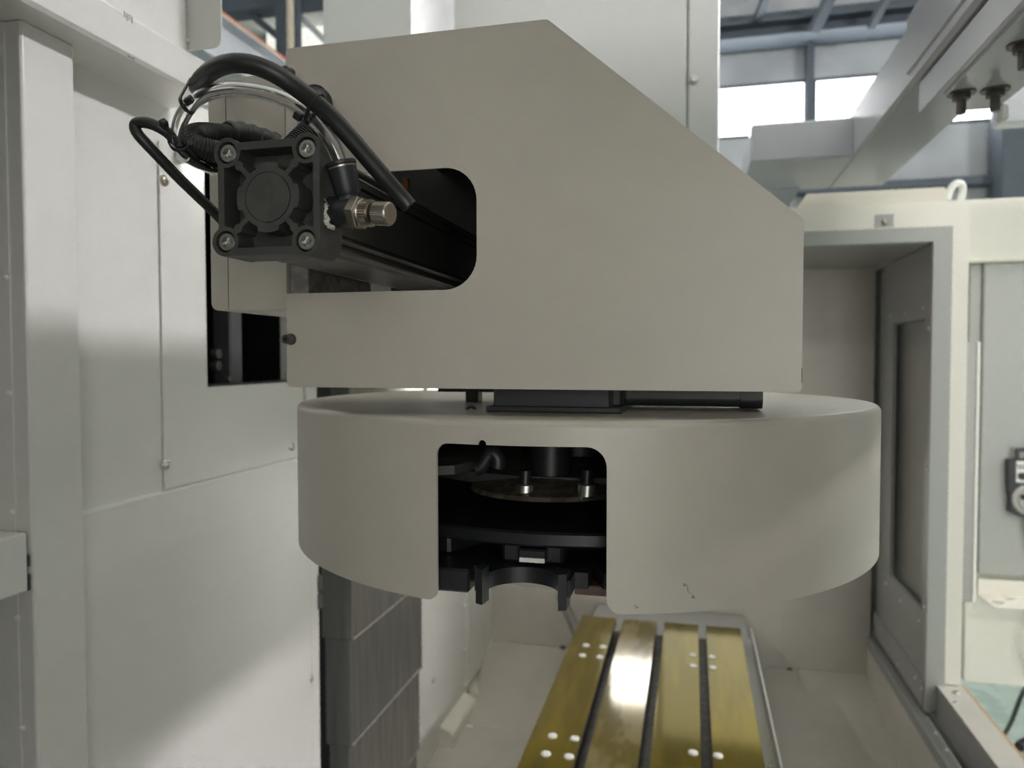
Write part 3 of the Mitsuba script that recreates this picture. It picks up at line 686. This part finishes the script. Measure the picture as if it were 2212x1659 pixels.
def bent(poly, R, t, step):
    """The polygon in (arc length, z) rolled onto the cylinder of radius R, t thick inwards."""
    V, Fc, at0 = [], [], 0
    x0, _, x1, _ = poly.bounds
    xs = np.arange(x0, x1 + step, step)
    for a, b in zip(xs[:-1], xs[1:]):
        s = poly.intersection(sbox(a, -10, b, 10))
        for g in getattr(s, 'geoms', [s]):
            if g.geom_type != 'Polygon' or g.area < 1e-10: continue
            v, f = trimesh.creation.triangulate_polygon(g, engine='earcut')
            V.append(v); Fc.append(f + at0); at0 += len(v)
    v, f = np.concatenate(V), np.concatenate(Fc)
    e1, e2 = v[f[:, 1]] - v[f[:, 0]], v[f[:, 2]] - v[f[:, 0]]
    neg = e1[:, 0] * e2[:, 1] - e1[:, 1] * e2[:, 0] < 0
    f[neg] = f[neg][:, ::-1]
    o = trimesh.Trimesh(polar(v[:, 0] / R, R, v[:, 1]), f, process=True)
    i = trimesh.Trimesh(polar(v[:, 0] / R, R - t, v[:, 1]), f[:, ::-1], process=True)
    rims = []
    for g in getattr(poly, 'geoms', [poly]):
        for ring in [g.exterior, *g.interiors]:
            p = np.array(LineString(ring.coords).segmentize(step).coords)
            n = len(p)
            w = np.concatenate([polar(p[:, 0] / R, R, p[:, 1]), polar(p[:, 0] / R, R - t, p[:, 1])])
            q = [[k, k + n, k + 1 + n] for k in range(n - 1)] + [[k, k + 1 + n, k + 1] for k in range(n - 1)]
            rims.append(tm(w, q))
    return cat(o, i, *rims)


S = DR * math.pi
op_l, op_r = -DR * math.radians(12.15), DR * math.radians(12.25)
opening = unary_union([sbox(op_l, 1.30, op_r, 1.50), rrect(op_l, op_r - .03, 1.45, 1.5243, .011), rrect(op_l + .03, op_r, 1.45, 1.5243, .018)])
for e, sg, r in ((op_l, -1, .011), (op_r, 1, .013)):   # rounded lower corners beside the opening
    c = sbox(min(e, e + sg * r), DZ0 - .01, max(e, e + sg * r), DZ0 + r).difference(Point(e + sg * r, DZ0 + r).buffer(r, quad_segs=12))
    opening = opening.union(c)
skirt = sbox(-S, DZ0, S, DZ1 - .0065).difference(opening)
dot = affinity.translate(Point(0, 0).buffer(.0038), DR * math.radians(-5.0), 1.5247)
skirt = skirt.difference(dot)
tc = thing('tool_carousel', 'beige drum shaped tool carousel with a cut-out at the front', 'tool carousel')
part(tc, 'drum_skirt', bent(skirt, DR, .0025, DR * math.radians(1.0)), BEIGE, 25)
arc = [(DR - .007 + .007 * math.cos(a), DZ1 - .007 + .007 * math.sin(a)) for a in np.linspace(0, math.pi / 2, 7)]
part(tc, 'drum_top', lathe([(DR - .0025, DZ1 - .0065)] + [(r, z) for r, z in arc] + [(.06, DZ1), (.06, DZ1 - .0025), (DR - .007, DZ1 - .0025)], [*DC, 0], [0, 0, 1], 240), BEIGE, 30)
part(tc, 'lower_plate', lathe([(.07, 1.424), (.312, 1.424), (.314, 1.426), (.314, 1.436), (.311, 1.438), (.07, 1.438)], [*DC, 0], [0, 0, 1], 96), DARKPAINT, 30)
part(tc, 'hub_cover', lathe([(.05, 1.384), (.205, 1.384), (.208, 1.381), (.208, 1.352), (.205, 1.349), (.05, 1.349)], [*DC, 0], [0, 0, 1], 96), BEIGE, 30)
part(tc, 'hub', rod([*DC, 1.383], [*DC, 1.545], .075, 40), DARKPAINT, 40)
inner_h = [(0.075, 1.462), (.215, 1.462), (.215, 1.474), (0.075, 1.478)]
part(tc, 'disc', lathe(inner_h, [*DC, 0], [0, 0, 1], 96), CAST, 30)
N = 16
wedge = Polygon([(-.022, -.20), (-.034, -.296), (-.022, -.312), (.022, -.312), (.034, -.296), (.022, -.20)])
fork = sbox(-.056, -.345, .056, -.235).difference(Point(0, -.345).buffer(.0335, quad_segs=24))
fork = fork.difference(Polygon([(-.06, -.36), (-.044, -.36), (-.044, -.318), (-.06, -.318)])).difference(Polygon([(.06, -.36), (.044, -.36), (.044, -.318), (.06, -.318)]))
tips = unary_union([Polygon([(-.0415, -.350), (-.0345, -.3535), (-.0325, -.338), (-.0415, -.33)]), Polygon([(.0415, -.350), (.0345, -.3535), (.0325, -.338), (.0415, -.33)])])
fork = fork.intersection(Point(0, 0).buffer(.352, quad_segs=64))
for k in range(N):
    M = np.eye(4); th = -2 * math.pi * k / N
    c, s_ = math.cos(th), math.sin(th)
    M[:2, :2] = [[c, -s_], [s_, c]]; M[:2, 3] = DC
    A_ = lambda m: m.copy().apply_transform(M)
    if k: part(tc, 'wedge', A_(sheet(wedge, 'z', 1.478 + .007 * (k % 2), 1.487 + .007 * (k % 2))), CAST)
    gk = part(tc, 'gripper', A_(sheet(fork, 'z', 1.389, 1.404)), PLASTIC, label='black gripper fork')
    for tip in tips.geoms: part(gk, 'finger', A_(sheet(tip, 'z', 1.379, 1.411)), PLASTIC)
    part(gk, 'support', A_(rbox(-.030, .030, -.300, -.20, 1.404, 1.4235, .003)), PLASTIC)
    part(gk, 'key', A_(rbox(-.012, .016, -.3105, -.296, 1.409, 1.421, .002)), DARKPAINT)
    part(gk, 'key_strip', A_(rbox(-.010, .0145, -.3125, -.3106, 1.4085, 1.4130, .0006)), WHITEPLASTIC, label='white strip')
    part(gk, 'cover_block', A_(rbox(-.094, -.052, -.336, -.27, 1.383, 1.405, .002)) if k in (0,) else A_(rbox(-.003, .003, -.27, -.24, 1.408, 1.42, .001)), PLASTIC)
for px in (1135, 1268):
    o = at(px, 1058, Y=.735)
    part(tc, 'roller', rod(o - [0, 0, .0065], o + [0, 0, .0065], .0105, 28, .001), STEEL, 40, label='bright steel roller')
    part(tc, 'roller_pin', rod(o + [0, 0, .0065], o + [0, 0, .02], .006, 20), DARKPAINT, 40)
o = at(1190, 1046, Y=.80)
part(tc, 'greased_flange', lathe([(1e-6, .011), (.03, .0105), (.06, .006), (.085, .001), (.088, -.003), (1e-6, -.004)][::-1], o, [0, 0, 1], 64), mat('grease', tinted((.05, .045, .03), (.10, .09, .07), 200), .25), 30)
o = at(1190, 990, Y=.80)
part(tc, 'drive_shaft', rod(o - [0, 0, .03], o + [0, 0, .05], .022, 32), PLASTIC, 40)
a, b = at(1063, 985, Y=.76), at(1045, 1010, Y=.76)
part(tc, 'grease_hook', tube(spline([at(1030, 1012, Y=.72), at(1048, 995, Y=.72), at(1062, 978, Y=.72), at(1072, 985, Y=.72), at(1074, 1010, Y=.72)], 30)[0], .0075, 14), PLASTIC, 50)
a, b = at(1241, 1263, Y=.685), at(1330, 1291, Y=.685)
part(tc, 'stop_block', rbox(a[0], b[0] + .03, .685, .715, b[2], a[2], .001), REDBROWN, label='red-brown block')
# scuffs on the skirt
rs = np.random.RandomState(3)


def skirt_mark(px, py):
    d = _f + _r * (px - 1106) / F - _u * (py - 829.5) / F
    A, B = d[0] ** 2 + d[1] ** 2, -(d[0] * DC[0] + d[1] * DC[1])
    t = (-B - math.sqrt(B * B - A * (DC @ DC - DR ** 2))) / A
    return EYE + d * t


def blotch(pts, r):
    ms = []
    for px, py in pts:
        o = skirt_mark(px, py); n = np.array([o[0] - DC[0], o[1] - DC[1], 0]); n /= np.linalg.norm(n)
        m = trimesh.creation.icosphere(1, r * rs.uniform(.6, 1.3)); m.apply_transform(np.diag([1, 1, .8, 1]))
        m.vertices -= np.outer((m.vertices @ n) * .96, n); ms.append(m.apply_translation(o + n * .00012))
    return cat(*ms)


MARK = mat('scuff_grey', (.13, .125, .115), .7)
pts = [(1479 + 18 * u + 2.5 * math.sin(9 * u), 1262 + 28 * u) for u in np.linspace(0, 1, 15)] + [(1498 + rs.uniform(-4, 4), 1291 + rs.uniform(-4, 3)) for _ in range(10)] + [(1478 + rs.uniform(-3, 3), 1263 + rs.uniform(-3, 3)) for _ in range(6)]
part(tc, 'scuff', blotch(pts, .0005), MARK, label='grey scuff marks')
part(tc, 'scuff', blotch([(1376 + rs.uniform(-6, 6), 1311 + rs.uniform(-3, 3)) for _ in range(8)], .00045), MARK)
# gear motor standing on the drum
a, b = at(1065, 889, Z=DZ1), at(1330, 893, Z=DZ1)
gm = part(tc, 'gear_motor', rbox(a[0], b[0] - .004, a[1], a[1] + .13, DZ1, DZ1 + .075, .003), mat('motor_blue', (.022, .026, .030), .4), label='black index gear motor')
my = a[1] + .05
m0, m1 = at(1340, 866, Y=my), at(1641, 866, Y=my)
mz = at(1500, 879, Y=my)[2]
part(gm, 'motor', sheet(rrect(my, my + .075, mz, mz + .07, .009), 'x', m0[0], m1[0]), 'motor_blue', 40)
part(gm, 'end_cap', sheet(rrect(my - .0015, my + .0765, mz - .0015, mz + .0715, .01), 'x', m1[0] - .018, m1[0] + .003), PLASTIC, 40)
part(gm, 'flange', rbox(b[0] - .012, b[0] + .006, a[1] + .02, a[1] + .12, DZ1 + .003, DZ1 + .075, .004), PLASTIC)
part(gm, 'base_plate', rbox(a[0] - .006, b[0] + .006, a[1] - .004, a[1] + .14, DZ1, DZ1 + .006, .001), 'motor_blue')
for q in ((1017, 884), (1128, 889)):
    o = at(*q, Z=DZ1); part(gm, 'screw', pan_screw(o, [0, 0, 1], .006), STEEL_DARK, 30)
o = at(1000, 852, Y=.86)
part(gm, 'bracket_bar', rbox(at(945, 850, Y=.88)[0], a[0], .88, .90, DZ1 + .012, DZ1 + .018, .001), DARKPAINT)
part(gm, 'bracket_leg', rbox(o[0], o[0] + .016, .87, .89, DZ1, DZ1 + .025, .001), DARKPAINT)

# ------------------------------------------------------------------ sheet guard over the carousel's arm
GY = 0.66
G = [at(*q, Y=GY)[[0, 2]] for q in ((617, 105), (1182, 41), (1737, 473), (1731.5, 847), (620, 836))]
out = Polygon(G)
out = poly_rounded(out, .0045)
cz_ = [at(800, 630, Y=GY)[2], at(900, 366.5, Y=GY)[2], at(1029.5, 500, Y=GY)[0]]
cut = unary_union([sbox(-.6, cz_[0], cz_[2] - .034, cz_[1]), rrect(-.5, cz_[2], cz_[0], cz_[1], .031)])
slot = affinity.rotate(rrect(-.3745, -.3405, 1.800, 1.8645, .0165), 0)
face = out.difference(cut).difference(slot)
gd = thing('magazine_guard', 'large beige sheet-metal guard with a sloped corner above the carousel', 'guard')
part(gd, 'face', sheet(face, 'y', GY, GY + .002), BEIGE)
band = out.difference(out.buffer(-.002, join_style=2)).difference(sbox(-1, 0, -.380, 3)).difference(sbox(-1, 0, 1, 1.585))
part(gd, 'return_flange', sheet(band, 'y', GY + .002, GY + .09), BEIGE)
for q in ((627, 733), (625, 160)):
    o = at(q[0] + 2, q[1], Y=GY)
    b = part(gd, 'bolt', man(rod(o - [0, .0002, 0], o - [0, .0105, 0], .0046, 28, .0005)).__sub__(man(rod(o - [0, .006, 0], o - [0, .02, 0], .0021, 6))), STEEL_DARK, 30, label='black socket head bolt')
    part(b, 'washer', rod(o, o - [0, .0013, 0], .0056, 28), STEEL_DARK, 30)
o = at(1730, 826, Y=GY)
part(gd, 'seam', rbox(o[0] + .0004, o[0] + .0008, GY - .0003, GY + .002, o[2], o[2] + .012, .0001), CAST)
o = at(680, 95, Y=GY + .03)
part(gd, 'cap_screw', lathe([(1e-6, .007), (.005, .006), (.0055, 0)][::-1], [o[0], GY + .03, 1.9013], [0, 0, 1], 18), NICKEL, 30)
# black plates added to keep the guard cut-out dark, plus the raw bracket
am = thing('cutout_backing', 'black plates added to darken the guard cut-out, with a raw steel bracket', 'arm')
part(am, 'back_plate', rbox(-.395, -.05, .93, .945, 1.63, 1.86, .003), DARKPAINT)
part(am, 'roof_plate', rbox(-.325, -.12, .68, .93, 1.845, 1.85, .001), DARKPAINT)
part(am, 'side_block', rbox(-.185, -.08, .70, .93, 1.635, 1.84, .004), DARKPAINT)
part(am, 'bracket', rbox(-.4105, at(666, 600, Y=.705)[0], .705, .86, 1.60, 1.80, .001), RAWSTEEL, label='raw grey steel bracket')
o = at(874, 392, Y=.74)
part(am, 'terminal', rbox(o[0] - .003, o[0] + .004, .74, .745, o[2] - .008, o[2] + .004, .0008), COPPER)

# beige housing behind the guard's left edge
BY = 0.70
hq = [at(457, 173, Y=BY), at(457, 671, Y=BY), at(490, 400, Y=BY)]
hs = thing('arm_housing', 'beige box housing behind the cylinder at the left of the guard', 'housing')
x0, x1, zz0, zz1 = hq[1][0], -.4112, hq[1][2], hq[0][2]
shape = unary_union([rrect(x0, x1, zz0, zz1 - .002, .0085), sbox(x0 + .02, zz0, x1, zz1), sbox(x0, zz0 + .02, x1, zz1)])
bodyp, capp = shape.intersection(sbox(hq[2][0] + .0006, 0, 1, 3)), shape.intersection(sbox(-2, 0, hq[2][0] - .0006, 3))
part(hs, 'body', sheet(bodyp, 'y', BY, BY + .17), BEIGE)
part(hs, 'end_cover', sheet(capp, 'y', BY, BY + .17), BEIGE)
part(hs, 'core', sheet(shape.buffer(-.004), 'y', BY + .002, BY + .168), DARKPAINT)

# ------------------------------------------------------------------ pneumatic cylinder
YC = 0.480
cc = at(577, 425, Y=YC); cx_, czc = cc[0] + .0005, cc[2] - .0003
ac = thing('air_cylinder', 'black square pneumatic cylinder with four silver tie-rod nuts on its end cap', 'air cylinder')
bolts = [at(*q, Y=YC)[[0, 2]] for q in ((490, 330), (661, 319.5), (487, 522), (660, 519.5))]
HC = .0418
bossR, cb = .0108, .0079
outl = unary_union([sbox(cx_ - HC + .0015, czc - .030, cx_ + HC - .001, czc + .030), sbox(cx_ - .03, czc - HC + .001, cx_ + .03, czc + HC - .0015)] + [Point(*b).buffer(bossR, quad_segs=16) for b in bolts])
outl = outl.buffer(.002, quad_segs=6).buffer(-.002)
lobes = Point(cx_, czc).buffer(.0222, quad_segs=32)
for k in range(4):
    w = .0085
    L = affinity.rotate(sbox(cx_ - w, czc, cx_ + w, czc + .0250), 90 * k, origin=(cx_, czc))
    lobes = lobes.union(L)
lobes = lobes.intersection(Point(cx_, czc).buffer(.0250, quad_segs=32)).buffer(-.0015).buffer(.0015).buffer(.0012).buffer(-.0012)
spokes = unary_union([LineString([(cx_, czc), b]).buffer(.0018) for b in bolts] + [Point(cx_ + (b[0] - cx_) * .70, czc + (b[1] - czc) * .70).buffer(.0032) for b in bolts])
pocket = rrect(cx_ - HC + .0065, cx_ + HC - .006, czc - HC + .0065, czc + HC - .007, .003)
solid = unary_union([Point(*b).buffer(bossR, quad_segs=16) for b in bolts])
pocket = pocket.difference(solid).difference(lobes).difference(spokes)
pocket = pocket.buffer(-.0007).buffer(.0007)
holes = unary_union([Point(*b).buffer(cb, quad_segs=16) for b in bolts])
rim = outl.difference(pocket).difference(holes).difference(lobes)
ec = part(ac, 'end_cap', cat(sheet(rim, 'y', YC, YC + .020), sheet(outl, 'y', YC + .0195, YC + .034)), CAST, label='dark cast end cap')
part(ec, 'centre_boss', cat(sheet(lobes.difference(Point(cx_, czc).buffer(.0181, quad_segs=32)), 'y', YC - .0002, YC + .02), sheet(Point(cx_, czc).buffer(.0176, quad_segs=32), 'y', YC - .0004, YC + .02), sheet(Point(cx_, czc).buffer(.0183, quad_segs=32), 'y', YC + .001, YC + .02)), CAST)
part(ec, 'embossed_panel', sheet(rrect(cx_ - .0035, cx_ + .0035, czc - .0125, czc + .0125, .0005), 'y', YC - .0007, YC), CAST)
for b in bolts:
    o = np.array([b[0], YC + .0012, b[1]])
    body = man(rod(o + [0, .012, 0], o, .0068, 36, .0007)) - man(rod(o - [0, .002, 0], o + [0, .0052, 0], .0043, 6)) - man(rod(o, o + [0, .0118, 0], .0031, 24))
    n_ = part(ac, 'tie_nut', body, STEEL, 30, label='silver tie-rod nut with a hex socket')
    pr_ = [(.0031 - .00045 * (k % 2), .0045 + .00045 * k) for k in range(17)]
    part(n_, 'thread', lathe(pr_, o, [0, 1, 0], 24), STEEL)
barrel = Polygon([(-.037, -.026), (-.026, -.037), (.026, -.037), (.0375, -.0255), (.0375, .026), (.026, .037), (-.026, .037), (-.037, .026)])
for (a, b) in ((.0375, -.0235), (.0375, .0195)):
    barrel = barrel.difference(sbox(a - .003, b - .0013, a + .01, b + .0013))
barrel = affinity.translate(barrel, cx_, czc)
BLACKALU = mat('black_anodised', (.020, .020, .019), .30, metal=.2)
part(ac, 'barrel', sheet(barrel, 'y', YC + .034, .925), BLACKALU)
for dx, dz in ((.0335, .0325), (.0335, -.0325), (-.0335, -.0325)):
    part(ac, 'tie_rod', rod([cx_ + dx, YC + .034, czc + dz], [cx_ + dx, .92, czc + dz], .0035, 14), BLACKALU, True)
o = at(776, 398, Y=.53), at(815, 420, Y=.56)
part(ac, 'edge_glint', rod([cx_ + .0385, .535, czc + .0265], [cx_ + .0385, .62, czc + .0265], .0007, 8), STEEL, True, label='thin steel line drawn as a glint along the barrel edge')  # the glint on the barrel's upper edge, modelled as a bright wire

# flow control fitting on the cap's side
q0 = at(703, 457, Y=.500); q1 = at(843, 462, Y=.487)
dv = (q1 - q0) / np.linalg.norm(q1 - q0); LQ = np.linalg.norm(q1 - q0)
ff = thing('flow_fitting', 'black push-in elbow fitting with a knurled metal screw knob on the cylinder', 'fitting')
part(ff, 'banjo_body', lathe([(1e-6, .000), (.0085, .0), (.0108, .0025), (.0113, .006), (.0113, .0225), (.0105, .0245), (1e-6, .0245)], q0 + dv * .002, dv, 36), PLASTIC, 35)
part(ff, 'hex_nut', rod(q0 + dv * .0262, q0 + dv * .0338, .0122, 6, .0008), NICKEL)
part(ff, 'collar', lathe([(1e-6, 0), (.0098, 0), (.0098, .0012), (.0088, .0025), (1e-6, .0025)], q0 + dv * .0337, dv, 32), NICKEL, 35)


def knurled(r, a, b, n=34, depth=.0004):
    ang = np.arange(2 * n) * math.pi / n
    rr = r - depth * (np.arange(2 * n) % 2)
    p = Polygon(np.stack([rr * np.cos(ang), rr * np.sin(ang)], 1))
    m = trimesh.creation.extrude_polygon(p, b - a, engine='earcut')
    u, w, d = frame_of(dv)
    M = np.eye(4); M[:3, 0], M[:3, 1], M[:3, 2], M[:3, 3] = u, w, d, q0 + d * a
    return m.apply_transform(M)


part(ff, 'knurled_ring', knurled(.0096, .0360, .0422), NICKEL)
part(ff, 'neck', lathe([(1e-6, 0), (.0078, 0), (.0078, .0014), (.0052, .002), (.0052, .004), (1e-6, .004)], q0 + dv * .0421, dv, 28), NICKEL, 35)
kb = part(ff, 'knob', knurled(.0083, .0466, LQ - .0006, 44, .0003), NICKEL)
part(kb, 'knob_face', lathe([(1e-6, .0012), (.0072, .0010), (.0081, 0)][::-1], q0 + dv * (LQ - .0007), dv, 28), NICKEL, 35)
s0, s1, s2 = at(748, 450, Y=.494), at(753, 420, Y=.494), at(734, 346, Y=.490)
part(ff, 'stem', lathe([(.0088, -.004), (.0078, .004), (.0070, .011), (.0070, .014)], s0, s1 - s0, 28), PLASTIC, 35)
dw = (s2 - s1) / np.linalg.norm(s2 - s1); LW = np.linalg.norm(s2 - s1)
part(ff, 'collet_barrel', lathe([(1e-6, -.001), (.0082, -.001), (.0096, .002), (.0100, .010), (.0104, .0185), (1e-6, .0185)], s1, dw, 36), PLASTIC, 30)
part(ff, 'collet_ring', lathe([(.0085, .0184), (.0105, .0184), (.0105, .0196), (.0085, .0197)], s1, dw, 36), NICKEL, 30, label='thin metal ring')
part(ff, 'release_collar', lathe([(.0058, .0196), (.0098, .0196), (.0110, .0205), (.0110, .0225), (.0102, .0232), (.0055, .0232)], s1, dw, 36), PLASTIC, 30)
tp, _ = spline([at(704, 428, Y=.489), at(699, 440, Y=.488), at(708, 450, Y=.488), at(704, 458, Y=.488), at(708, 470, Y=.488), at(709, 482, Y=.488), at(716, 496, Y=.489)], 70)
tp = tp + (meshkit.noise(tp * 420, 3) - .5)[:, None] * np.array([.0035, .002, .002])
one('thread_tape', 'crumpled white sealing tape at the base of the elbow fitting', 'tape', tube(tp, .0009 + .0022 * meshkit.noise(np.arange(70)[:, None] * np.array([.9, 0, 0]), 5) * np.linspace(1.25, .6, 70), 9), TAPE, group=None)

# ------------------------------------------------------------------ hoses, cable, conduits, ties
L3 = lambda rows: [at(a, b, Y=c) for a, b, c in rows]
r_h = .0052
hose, _ = spline([s1 + dw * .012] + L3([(733, 345, .490), (716, 308, .487), (688, 268, .485), (652, 237, .482), (606, 211, .480), (555, 197, .478), (505, 192, .476), (460, 198, .475), (425, 214, .475), (399, 243, .478), (386, 276, .484), (386, 306, .492), (400, 332, .505), (430, 351, .522), (465, 366, .545), (505, 380, .57)]), 170)
ch = thing('clear_hose', 'clear plastic air hose looping from the fitting over the cylinder cap', 'hose')
part(ch, 'outer_wall', tube(hose, r_h, 28), 'clear_plastic', 50)
im = tube(hose[1:-1], r_h * .66, 24); im.invert()
part(ch, 'inner_wall', im, 'clear_plastic', 50)
bh, _ = spline(L3([(884, 446, .535), (860, 418, .530), (832, 386, .522), (795, 343, .512), (745, 285, .498), (700, 238, .485), (650, 197, .470), (597, 161, .458), (545, 140, .452), (500, 137, .450), (462, 150, .460), (436, 171, .480), (427, 186, .493), (436, 193, .53), (455, 194, .59), (478, 194, .65), (497, 196, .69)]), 170)
one('black_hose', 'thick black rubber hose arching over the clear hose into the guard cut-out', 'hose', tube(bh, .0064, 28), RUBBER, 50)
bc, _ = spline(L3([(492, 490, .545), (462, 458, .535), (425, 422, .520), (385, 383, .505), (345, 341, .492), (312, 306, .483), (293, 281, .480), (293, 268, .480), (308, 264, .480), (335, 271, .482), (362, 287, .487), (382, 308, .496), (405, 334, .508), (438, 352, .525), (480, 366, .56)]), 150)
one('black_cable', 'black cable making a loop at the far left of the cylinder', 'cable', tube(bc, .0041, 22), RUBBER, 50)


def ribbed(rows, r, pitch=.0021):
    n = 4
    p, L = spline(L3(rows), 60)
    m = int(L / pitch) * n
    p, L = spline(L3(rows), m)
    k = np.arange(m) % n
    return tube(p, np.where(k < 2, r, r - .0011), 22)


one('corrugated_conduit', 'black corrugated conduit doubling back behind the upper left of the cap', 'conduit', ribbed([(585, 315, .60), (545, 300, .59), (505, 294, .575), (462, 290, .555), (428, 290, .535), (412, 300, .522), (418, 313, .517), (445, 323, .522), (480, 331, .532), (530, 342, .56)], .0092), RUBBER, 60)
one('tape_sleeve', 'black taped sleeve on the corrugated conduit above the cap', 'sleeve', tube(spline(L3([(494, 290, .572), (520, 290, .583), (545, 296, .592), (575, 306, .60), (600, 316, .606)]), 24)[0], .0105 + .0006 * np.sin(np.arange(24) * 1.3), 20), RUBBER, 60)
one('corrugated_conduit', 'black corrugated conduit coming out of the slot in the beige guard', 'conduit', ribbed([(650, 215, .74), (676, 206, .70), (692, 212, .668), (692, 240, .640), (680, 270, .622), (660, 292, .61), (632, 320, .60)], .0105), RUBBER, 60)


def tie(name, label, c1, r1, c2, r2, t, head, tail=None):
    """A cable tie: strap round two hoses with centres c1, c2, a head and a stub."""
    t = t / np.linalg.norm(t)
    d = c2 - c1; d -= t * (d @ t); L = np.linalg.norm(d); d /= L
    w = np.cross(t, d)
    c2 = c1 + d * L
    hull = unary_union([Point(0, 0).buffer(r1 + .0006), Point(L, 0).buffer(r2 + .0006)]).convex_hull
    inn = hull
    ring = hull.buffer(.0009).difference(inn)
    m = trimesh.creation.extrude_polygon(ring, .0026, engine='earcut')
    M = np.eye(4); M[:3, 0], M[:3, 1], M[:3, 2], M[:3, 3] = d, w, np.cross(d, w), c1 - np.cross(d, w) * .0013
    m.apply_transform(M)
    k = thing(name, label, 'cable tie', 'black cable ties on the hoses')
    part(k, 'strap', m, PLASTIC)
    hx = rbox(-.0026, .0026, -.0024, .0024, -.003, .003, .0006); hx.apply_transform(M_at(head, d, w))
    part(k, 'head', hx, PLASTIC)
    if tail is not None:
        part(k, 'stub', rod(head, tail, .0009, 8), PLASTIC)
    return k


def M_at(o, d, w):
    M = np.eye(4); M[:3, 0], M[:3, 1], M[:3, 2], M[:3, 3] = d, w, np.cross(d, w), o
    return M


def near(path, px, py):
    q = [(_f @ (p - EYE), p) for p in path]
    sc = [(1106 + F * (_r @ (p - EYE)) / z, 829.5 - F * (_u @ (p - EYE)) / z) for z, p in q]
    i = int(np.argmin([math.hypot(a - px, b - py) for a, b in sc])); i = min(max(i, 1), len(path) - 2)
    return path[i], path[i + 1] - path[i - 1]


h1, t1 = near(hose, 432, 208); b1, _ = near(bh, 428, 188)
tie('cable_tie', 'cable tie at the left bend where the clear and black hoses part', b1, .0064, h1, r_h, t1, at(408, 217, Y=.464), at(396, 232, Y=.462))
h2, t2 = near(hose, 655, 240); b2, _ = near(bh, 685, 226)
tie('cable_tie', 'cable tie round both hoses just above the cap beside the guard slot', b2, .0064, h2, r_h, t2, at(644, 251, Y=.476), None)
h3, t3 = near(hose, 387, 304); b3, _ = near(bc, 378, 304)
tie('cable_tie', 'cable tie low on the clear hose with its end sticking out to the left', b3, .0041, h3, r_h, t3, at(354, 267, Y=.478), at(372, 290, Y=.484))
